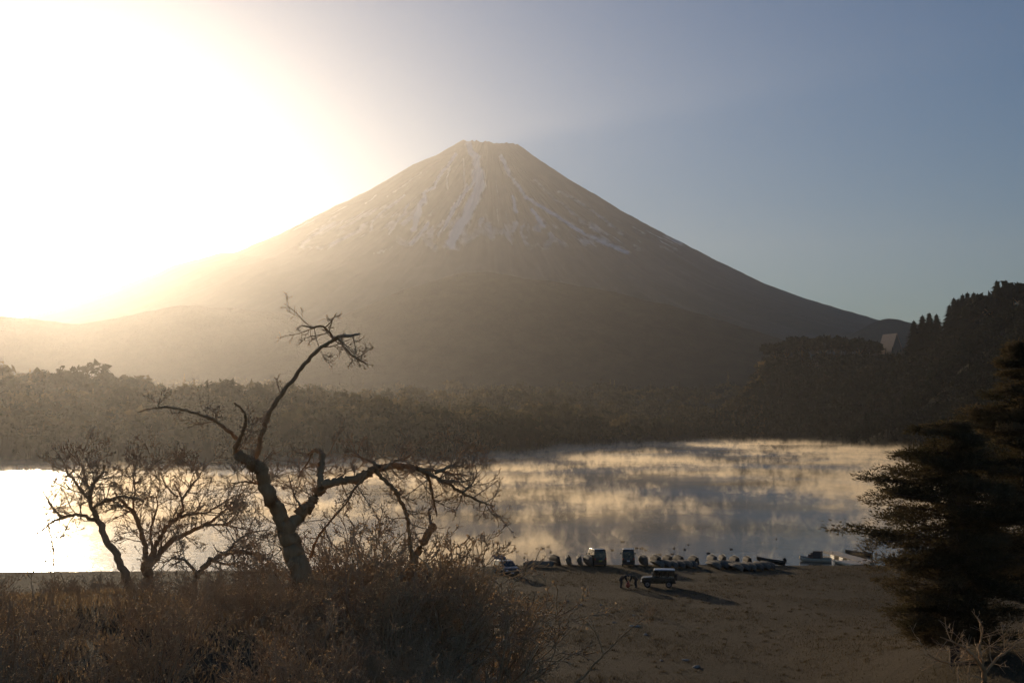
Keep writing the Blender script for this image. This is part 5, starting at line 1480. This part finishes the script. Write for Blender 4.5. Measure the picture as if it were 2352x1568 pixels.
# ---------------------------------------------------------------- people
CLOTH = {}
def cloth(name, col): return mat_simple(name, col, 0.9, 0, 0.18, 9.0, 0.4, 60, spec=0.2)
SKIN = mat_simple("skin", (0.45, 0.28, 0.20), 0.55, 0, 0.06, 8.0)
HAIR = mat_simple("black_hair", (0.015, 0.012, 0.010), 0.5, 0, 0.2, 20)
SHOE = mat_simple("dark_shoes", (0.05, 0.045, 0.04), 0.7, 0, 0.2)
def person(label, loc, rz, pose, jacket, trousers, group=None, cap=None):
    """one continuous skinned body; +x is forward. pose: joint positions"""
    J = dict(pose)
    root = empty("person", loc, rz); tag(root, label, "person", group)
    verts, edges, rad, reg = [], [], [], []
    idx = {}
    def V(name, co, r, g):
        idx[name] = len(verts); verts.append(co); rad.append(r); reg.append(g); return idx[name]
    def E(a, b): edges.append((idx[a], idx[b]))
    lerp = lambda a, b, t: tuple(x + (y - x) * t for x, y in zip(a, b))
    V("pelvis", J["pelvis"], (0.25, 0.21), "t")
    V("waist", lerp(J["pelvis"], J["chest"], 0.45), (0.25, 0.21), "j"); V("chest", J["chest"], (0.28, 0.22), "j"); V("neck", J["neck"], (0.085, 0.085), "s")
    hd = Vector(J["head"]) - Vector(J["neck"]); hd.normalize()
    V("skull", J["head"], (0.12, 0.13), "s"); V("crown", tuple(Vector(J["head"]) + hd * 0.10), (0.08, 0.09), "s")
    for a, b in (("pelvis", "waist"), ("waist", "chest"), ("chest", "neck"), ("neck", "skull"), ("skull", "crown")): E(a, b)
    for s in ("l", "r"):
        sg = 1 if s == "l" else -1
        V("sh" + s, J["sh" + s], (0.13, 0.13), "j"); V("el" + s, J["el" + s], (0.092, 0.092), "j"); V("wr" + s, J["wr" + s], (0.060, 0.060), "j")
        E("chest", "sh" + s); E("sh" + s, "el" + s); E("el" + s, "wr" + s)
        fd = Vector(J["wr" + s]) - Vector(J["el" + s]); fd.normalize()
        palm = Vector(J["wr" + s]) + fd * 0.075
        V("pa" + s, tuple(palm), (0.040, 0.022), "s"); E("wr" + s, "pa" + s)
        side = fd.cross(Vector((0, 0, 1))); side = side.normalized() if side.length > 0.1 else Vector((0, 1, 0))
        curl = side.cross(fd)
        for k, (o, ln) in enumerate(((-0.030, 0.062), (-0.010, 0.072), (0.010, 0.068), (0.030, 0.052))):
            kn = palm + side * o + fd * 0.03; m = kn + fd * ln * 0.55 - curl * 0.008; tp = m + fd * ln * 0.4 - curl * 0.022
            V("f%s%da" % (s, k), tuple(kn), (0.010, 0.010), "s"); V("f%s%db" % (s, k), tuple(m), (0.009, 0.009), "s"); V("f%s%dc" % (s, k), tuple(tp), (0.008, 0.008), "s")
            E("pa" + s, "f%s%da" % (s, k)); E("f%s%da" % (s, k), "f%s%db" % (s, k)); E("f%s%db" % (s, k), "f%s%dc" % (s, k))
        t1 = palm + side * sg * 0.045 - fd * 0.01; t2 = t1 + side * sg * 0.02 + fd * 0.04
        V("th" + s, tuple(t1), (0.011, 0.011), "s"); V("tt" + s, tuple(t2), (0.009, 0.009), "s"); E("pa" + s, "th" + s); E("th" + s, "tt" + s)
        V("hip" + s, J["hip" + s], (0.16, 0.16), "t"); V("kn" + s, J["kn" + s], (0.115, 0.115), "t"); V("an" + s, J["an" + s], (0.085, 0.085), "t")
        V("to" + s, tuple(Vector(J["an" + s]) + Vector(J.get("toe", (0.16, 0, -0.045)))), (0.075, 0.06), "b")
        E("pelvis", "hip" + s); E("hip" + s, "kn" + s); E("kn" + s, "an" + s); E("an" + s, "to" + s)
    me = bpy.data.meshes.new("body"); me.from_pydata(verts, edges, [])
    o = bpy.data.objects.new("body", me); COL.objects.link(o)
    sk = o.modifiers.new("skin", 'SKIN'); sk.use_smooth_shade = True
    o.modifiers.new("sub", 'SUBSURF').levels = 2
    for i, sv in enumerate(me.skin_vertices[0].data): sv.radius = rad[i]; sv.use_root = (i == 0)
    dg = bpy.context.evaluated_depsgraph_get(); me2 = bpy.data.meshes.new_from_object(o.evaluated_get(dg))
    o.modifiers.clear(); o.data = me2; bpy.data.meshes.remove(me)
    me2.materials.clear()
    for m in (jacket, trousers, SKIN, SHOE): me2.materials.append(m)
    # clothing regions by nearest bone
    co = np.empty(len(me2.vertices) * 3, np.float32); me2.vertices.foreach_get("co", co); co = co.reshape(-1, 3)
    vv = np.array(verts); best = np.full(len(co), 1e9); lab = np.zeros(len(co), int); mp = {"j": 0, "t": 1, "s": 2, "b": 3}
    for a, b in edges:
        A, Bq = vv[a], vv[b]; e = Bq - A; t = np.clip(((co - A) @ e) / (e @ e + 1e-9), 0, 1); d = np.linalg.norm(co - A - t[:, None] * e, axis=1) - (rad[a][0] * (1 - t) + rad[b][0] * t)
        l = np.where(t < 0.5, mp[reg[a]], mp[reg[b]]); u = d < best; best = np.where(u, d, best); lab = np.where(u, l, lab)
    mi = np.array([lab[p.vertices[0]] for p in me2.polygons], np.int32); me2.polygons.foreach_set("material_index", mi)
    me2.name = "body"; o.name = "body"; o.parent = root
    # hair or cap as a shell over the skull, and the face
    c = Vector(J["head"]) + hd * 0.045
    fwd = Vector(J.get("face", (1, 0, 0))); fwd = (fwd - hd * fwd.dot(hd)).normalized(); lat = hd.cross(fwd)
    R = Matrix((fwd, lat, hd)).transposed().to_4x4()
    bm = bmesh.new(); bmesh.ops.create_uvsphere(bm, u_segments=16, v_segments=10, radius=1.0)
    bmesh.ops.delete(bm, geom=[v for v in bm.verts if (v.co.z < -0.15 and v.co.x > -0.35) or (v.co.x > 0.55 and v.co.z < 0.35)], context='VERTS')
    bm.transform(Matrix.Translation(c) @ R @ Matrix.Diagonal((0.122, 0.105, 0.135, 1)))
    h = bm_obj("cap" if cap else "hair", bm, cap or HAIR, o, True)
    for nm, p, r, m in (("nose", (0.105, 0, -0.03), (0.018, 0.014, 0.024), SKIN), ("eye", (0.092, 0.035, 0.008), (0.010, 0.016, 0.008), HAIR), ("eye", (0.092, -0.035, 0.008), (0.010, 0.016, 0.008), HAIR), ("mouth", (0.088, 0, -0.072), (0.008, 0.026, 0.006), SHOE), ("ear", (0.0, 0.095, -0.01), (0.022, 0.014, 0.032), SKIN), ("ear", (0.0, -0.095, -0.01), (0.022, 0.014, 0.032), SKIN)):
        bm = bmesh.new(); bmesh.ops.create_uvsphere(bm, u_segments=8, v_segments=6, radius=1.0)
        bm.transform(Matrix.Translation(c) @ R @ Matrix.Translation(p) @ Matrix.Diagonal((*r, 1))); bm_obj(nm, bm, m, o, True)
    return root
STOOP = dict(pelvis=(-0.12, 0, 0.92), chest=(0.26, 0, 1.15), neck=(0.44, 0, 1.20), head=(0.55, 0, 1.18), face=(0.5, 0, -1.0),
             shl=(0.33, 0.19, 1.16), shr=(0.33, -0.19, 1.16), ell=(0.42, 0.22, 0.88), elr=(0.42, -0.22, 0.88), wrl=(0.54, 0.14, 0.66), wrr=(0.54, -0.14, 0.66),
             hipl=(-0.10, 0.10, 0.88), hipr=(-0.10, -0.10, 0.88), knl=(0.02, 0.12, 0.47), knr=(-0.06, -0.12, 0.48), anl=(-0.06, 0.13, 0.075), anr=(-0.16, -0.13, 0.075))
SIT = dict(pelvis=(0, 0, 0.12), chest=(0.04, 0, 0.52), neck=(0.07, 0, 0.70), head=(0.09, 0, 0.82), shl=(0.04, 0.19, 0.60), shr=(0.04, -0.19, 0.60), ell=(0.16, 0.26, 0.36), elr=(0.16, -0.26, 0.36), wrl=(0.38, 0.18, 0.38), wrr=(0.38, -0.18, 0.38),
           hipl=(0.04, 0.10, 0.10), hipr=(0.04, -0.10, 0.10), knl=(0.44, 0.12, 0.16), knr=(0.44, -0.12, 0.16), anl=(0.56, 0.12, -0.20), anr=(0.56, -0.12, -0.20))
g = on_ground(1428, 1349)
person("stooping person in dark clothes on the left of the red bag", (g.x, g.y, g.z), math.radians(0), STOOP, cloth("jacket_dark_brown", (0.055, 0.045, 0.04)), cloth("trousers_dark_grey", (0.05, 0.05, 0.055)))
g2 = on_ground(1459, 1349)
person("stooping person in dark clothes on the right of the red bag", (g2.x, g2.y, g2.z), math.radians(180), dict(STOOP, head=(0.56, 0.02, 1.22)), cloth("jacket_dark_olive", (0.06, 0.055, 0.04)), cloth("trousers_black", (0.035, 0.035, 0.038)), cap=cloth("cap_tan", (0.30, 0.23, 0.16)))
# red bag standing between them
RED = mat_simple("red_bag_cloth", (0.50, 0.085, 0.045), 0.8, 0, 0.2, 6.0, 0.6, 18)
def red_bag():
    c = (g + g2) / 2; z = gz(c.x - 0.05, c.y)
    root = empty("red_bag", (c.x - 0.05, c.y, z)); tag(root, "red cloth bag on the ground between two stooping people", "bag")
    bm = bmesh.new(); bmesh.ops.create_icosphere(bm, subdivisions=4, radius=1.0)
    co = np.array([v.co[:] for v in bm.verts]); n = fbm(co[:, 0] * 3, co[:, 1] * 3, co[:, 2] * 2, seed=77)
    for v, k in zip(bm.verts, n):
        r = 0.9 + 0.35 * (k - 0.5); zz = v.co.z
        w = 0.26 * (1 - 0.35 * max(0, zz))
        v.co = Vector((v.co.x * w * r, v.co.y * w * r, 0.29 + 0.30 * max(-0.97, zz) * (1.0 if zz < 0 else 1.05)))
    b = bm_obj("sack", bm, RED, root, True)
    S = Soup(); v, f = tube([(-0.10, 0, 0.54), (-0.07, 0, 0.66), (0, 0, 0.70), (0.07, 0, 0.66), (0.10, 0, 0.54)], [0.015] * 5, 6); S.add(v, f); link("handle", S.mesh("handle", RED), root)
red_bag()

# rowing boats out on the lake, each with one rower
for px, py, lab, plab, jk in ((760, 1092, "small rowing boat far out on the bright water, left of the two", "person sitting in the left rowing boat on the lake", (0.05, 0.05, 0.055)), (813, 1094, "small rowing boat far out on the bright water, right of the two", "person sitting in the right rowing boat on the lake", (0.08, 0.06, 0.05))):
    g = gpix(px, py, 0.0)
    boat("dark", (g.x, g.y, -0.10), Quaternion((0, 0, 1), heading(88 if px < 800 else 94)), lab, None, 1.12)
    person(plab, (g.x + 0.05, g.y, 0.20), math.radians(0), SIT, cloth("rower_jacket_%d" % px, jk), cloth("rower_trousers", (0.04, 0.04, 0.045)))

# ---------------------------------------------------------------- ducks on the water
DUCK = mat_simple("brown_duck_feathers", (0.085, 0.06, 0.042), 0.8, 0, 0.45, 18.0)
BEAK = mat_simple("duck_beak", (0.20, 0.15, 0.06), 0.5, 0, 0.1)
def duck_proto():
    root = empty("duck")
    bm = bmesh.new(); bmesh.ops.create_uvsphere(bm, u_segments=14, v_segments=9, radius=1.0)
    for v in bm.verts:
        x, y, z = v.co
        v.co = Vector((x * 0.25, y * 0.125 * (1 - 0.25 * abs(x)), z * 0.085 + 0.055 + (0.07 * max(0, -x - 0.55) if x < -0.55 else 0) + 0.02 * max(0, x)))
    bm_obj("body", bm, DUCK, root, True)
    S = Soup(); v, f = tube([(0.16, 0, 0.08), (0.205, 0, 0.15), (0.215, 0, 0.205), (0.235, 0, 0.235), (0.26, 0, 0.235)], [0.055, 0.036, 0.036, 0.048, 0.022], 8); S.add(v, f); hd = link("head", S.mesh("head", DUCK), root)
    S = Soup(); v, f = tube([(0.262, 0, 0.228), (0.30, 0, 0.222), (0.325, 0, 0.220)], [0.020, 0.018, 0.008], 6); S.add(v, f); link("beak", S.mesh("beak", BEAK), hd)
    for s in (1, -1):
        bm = bmesh.new(); bmesh.ops.create_uvsphere(bm, u_segments=10, v_segments=6, radius=1.0, matrix=Matrix.Translation((-0.05, s * 0.105, 0.085)) @ Matrix.Rotation(s * 0.12, 4, 'Z') @ Matrix.Diagonal((0.17, 0.026, 0.05, 1))); bm_obj("wing", bm, DUCK, root, True)
    return root
duck0 = duck_proto()
c1 = [(385, 246), (512, 318), (597, 330), (708, 280), (770, 280), (820, 264), (850, 318), (582, 375), (290, 290), (1572, 212), (1468, 298), (1712, 278), (1755, 281), (1780, 281), (1805, 298), (2235, 246), (2198, 293), (2090, 280), (1950, 343), (1916, 345), (2070, 340), (2168, 374)]
spots = [((1400 + x / 3.36) * 0.7656, (1560 + y / 3.36) * 0.7656) for x, y in c1] + [((1900 + x / 3.136) * 0.7656, (1560 + y / 3.136) * 0.7656) for x, y in ((922, 271), (706, 309), (1345, 173))]
rd = random.Random(9)
for i, (px, py) in enumerate(spots):
    q = gpix(px, py + 1.0, 0.0)
    o = duck0 if i == 0 else copy_tree(duck0)
    o.location = (q.x, q.y, -0.005); o.rotation_euler = (0, 0, rd.uniform(0, 6.28)); sc = rd.uniform(1.0, 1.25); o.scale = (sc,) * 3
    if px < 1250: lab, gr = "small dark duck swimming off the shore above the car", "ducks left of the vans"
    elif px < 1480: lab, gr = "small dark duck swimming behind the narrower van", "ducks behind the vans"
    elif px < 1640: lab, gr = "small dark duck swimming beyond the first group of boats", "ducks beyond the boat row"
    else: lab, gr = "lone dark duck far right, toward the jetty", "ducks toward the jetty"
    tag(o, lab, "duck", gr)

# ---------------------------------------------------------------- houses on the hill
ROOFT = mat_simple("pale_metal_roof", (0.42, 0.28, 0.19), 0.75, 0.0, 0.12, 1.5)
WALLM = mat_simple("brown_house_wall", (0.22, 0.17, 0.12), 0.8, 0, 0.15, 1.0)
WALLW = mat_simple("white_house_wall", (0.62, 0.60, 0.56), 0.7, 0, 0.08, 1.0)
def house(label, px, py, height, L, W, rz, wall, roofm, eave=0.58):
    x, y, g_, h = solve_on_ray(px, py, height)
    root = empty("hillside_house", (x, y, g_), rz); tag(root, label, "house")
    e = h * eave
    box("wall", -L / 2 + 0.4, L / 2 - 0.4, -W / 2 + 0.4, W / 2 - 0.4, -1.5, e, wall, root)
    for s in (1, -1):
        bm = bmesh.new(); vs = [(-L / 2, s * W / 2, e - 0.1), (L / 2, s * W / 2, e - 0.1), (L / 2, 0, h), (-L / 2, 0, h)]
        top = [bm.verts.new(Vector(v) + Vector((0, s * 0.05, 0.16))) for v in vs]; bot = [bm.verts.new(v) for v in vs]
        bm.faces.new(top); bm.faces.new(bot[::-1])
        for j in range(4): bm.faces.new((top[(j + 1) % 4], top[j], bot[j], bot[(j + 1) % 4]))
        bm_obj("roof", bm, roofm, root)
    for s in (1, -1):
        bm = bmesh.new(); x0 = s * (L / 2 - 0.42)
        bm.faces.new([bm.verts.new(v) for v in ((x0, -W / 2 + 0.4, e), (x0, W / 2 - 0.4, e), (x0, 0, h - 0.15))]); 
        r = bmesh.ops.extrude_face_region(bm, geom=list(bm.faces)); bmesh.ops.translate(bm, verts=[v for v in r["geom"] if isinstance(v, bmesh.types.BMVert)], vec=(-s * 0.2, 0, 0)); bm_obj("gable", bm, wall, root)
    for k in range(3):
        xx = -L / 3 + k * L / 3
        w = box("window", xx - 0.6, xx + 0.6, -W / 2 + 0.34, -W / 2 + 0.39, e * 0.35, e * 0.8, GLASS, root)
        box("sill", xx - 0.7, xx + 0.7, -W / 2 + 0.24, -W / 2 + 0.388, e * 0.35 - 0.12, e * 0.35 - 0.01, wall, w)
    return root
house("hillside house with a big pale sunlit roof below the cedars", 2044, 767, 7.2, 19.0, 13.0, math.radians(110), WALLM, ROOFT, 0.38)
house("small white house showing as a bright speck on the low crest", 1991, 784, 6.0, 4.5, 4.0, math.radians(-30), WALLW, ROOFT)
house("small house half hidden among the trees left on the low crest", 1867, 796, 6.5, 8.0, 6.0, math.radians(20), WALLW, ROOFT)
# ---------------------------------------------------------------- mist rising off the water
def build_mist():
    m = bpy.data.materials.new("lake_mist"); t = NT(m)
    geo = t.n("ShaderNodeNewGeometry").outputs["Position"]
    sep = t.n("ShaderNodeSeparateXYZ"); t.set(sep.inputs[0], geo)
    hgt = t.math('DIVIDE', sep.outputs[2], MIST_H)
    mb = t.n("ShaderNodeMapping"); t.set(mb.inputs[0], geo); mb.inputs["Scale"].default_value = (0.016, 0.0105, 0.0)
    big = t.noise(1.0, mb.outputs[0], 3, 0.55)                       # banks and clear lanes
    mm_ = t.n("ShaderNodeMapping"); t.set(mm_.inputs[0], geo); mm_.inputs["Scale"].default_value = (0.16, 0.075, 0.13)
    mid = t.noise(1.0, mm_.outputs[0], 2, 0.5)
    mp = t.n("ShaderNodeMapping"); t.set(mp.inputs[0], geo); mp.inputs["Scale"].default_value = (0.62, 0.20, 0.36); mp.inputs["Rotation"].default_value = (0.0, 0.45, 0.3)
    wn = t.n("ShaderNodeTexNoise", Scale=1.0, Detail=4.0, Roughness=0.62, Distortion=0.6); t.set(wn.inputs["Vector"], mp.outputs[0])
    wisp = wn.outputs[0]
    prof = t.math('POWER', t.math('MAXIMUM', t.math('SUBTRACT', 1.0, hgt), 0.0), 2.2)
    v = t.math('ADD', t.math('ADD', t.math('MULTIPLY', wisp, 0.62), t.math('MULTIPLY', mid, 0.35)), t.math('MULTIPLY', big, 0.80))
    v = t.math('SUBTRACT', v, t.math('ADD', 0.90, t.math('MULTIPLY', hgt, 0.16)))
    v = t.math('MAXIMUM', v, 0.0)
    den = t.math('MULTIPLY', t.math('MULTIPLY', v, prof), MIST_DENS)
    pv = t.n("ShaderNodeVolumePrincipled"); pv.inputs["Color"].default_value = (1.0, 0.86, 0.66, 1)
    pv.inputs["Anisotropy"].default_value = 0.62
    t.set(pv.inputs["Density"], den)
    t.set(t.out.inputs["Volume"], pv.outputs[0])
    bm = bmesh.new()
    lo = [bm.verts.new((x, y, 0.06)) for x, y in LAKE]; hi = [bm.verts.new((x, y, MIST_H)) for x, y in LAKE]
    bm.faces.new(lo[::-1]); bm.faces.new(hi)
    for i in range(len(lo)): bm.faces.new((lo[i], lo[(i + 1) % len(lo)], hi[(i + 1) % len(lo)], hi[i]))
    bmesh.ops.recalc_face_normals(bm, faces=bm.faces)
    me = bpy.data.meshes.new("lake_mist"); bm.to_mesh(me); bm.free()
    me.materials.append(m)
    o = link("lake_mist", me); tag(o, "wisps of golden morning mist rising off the lake", kind="stuff")
    m.cycles.volume_step_rate = 0.07
    try: m.volume_intersection_method = 'ACCURATE'
    except Exception: pass
MIST_H = 6.5
MIST_DENS = 0.72
build_mist()

# ---------------------------------------------------------------- hazy air
def build_haze():
    m = bpy.data.materials.new("haze"); t = NT(m)
    pv = t.n("ShaderNodeVolumePrincipled")
    pv.inputs["Color"].default_value = (0.97, 0.95, 0.95, 1)
    pv.inputs["Density"].default_value = 5.6e-5
    pv.inputs["Anisotropy"].default_value = 0.79
    t.set(t.out.inputs["Volume"], pv.outputs[0])
    x0, x1, y0, y1, z0, z1 = -9200, 9200, -9200, 9200, -22, 1240
    v = [(x, y, z) for z in (z0, z1) for y in (y0, y1) for x in (x0, x1)]
    f = [(0, 2, 3, 1), (4, 5, 7, 6), (0, 1, 5, 4), (2, 6, 7, 3), (0, 4, 6, 2), (1, 3, 7, 5)]
    o = link("haze", mesh_np("haze", v, f, m, False)); tag(o, "thin golden morning haze filling the air", kind="stuff")
build_haze()
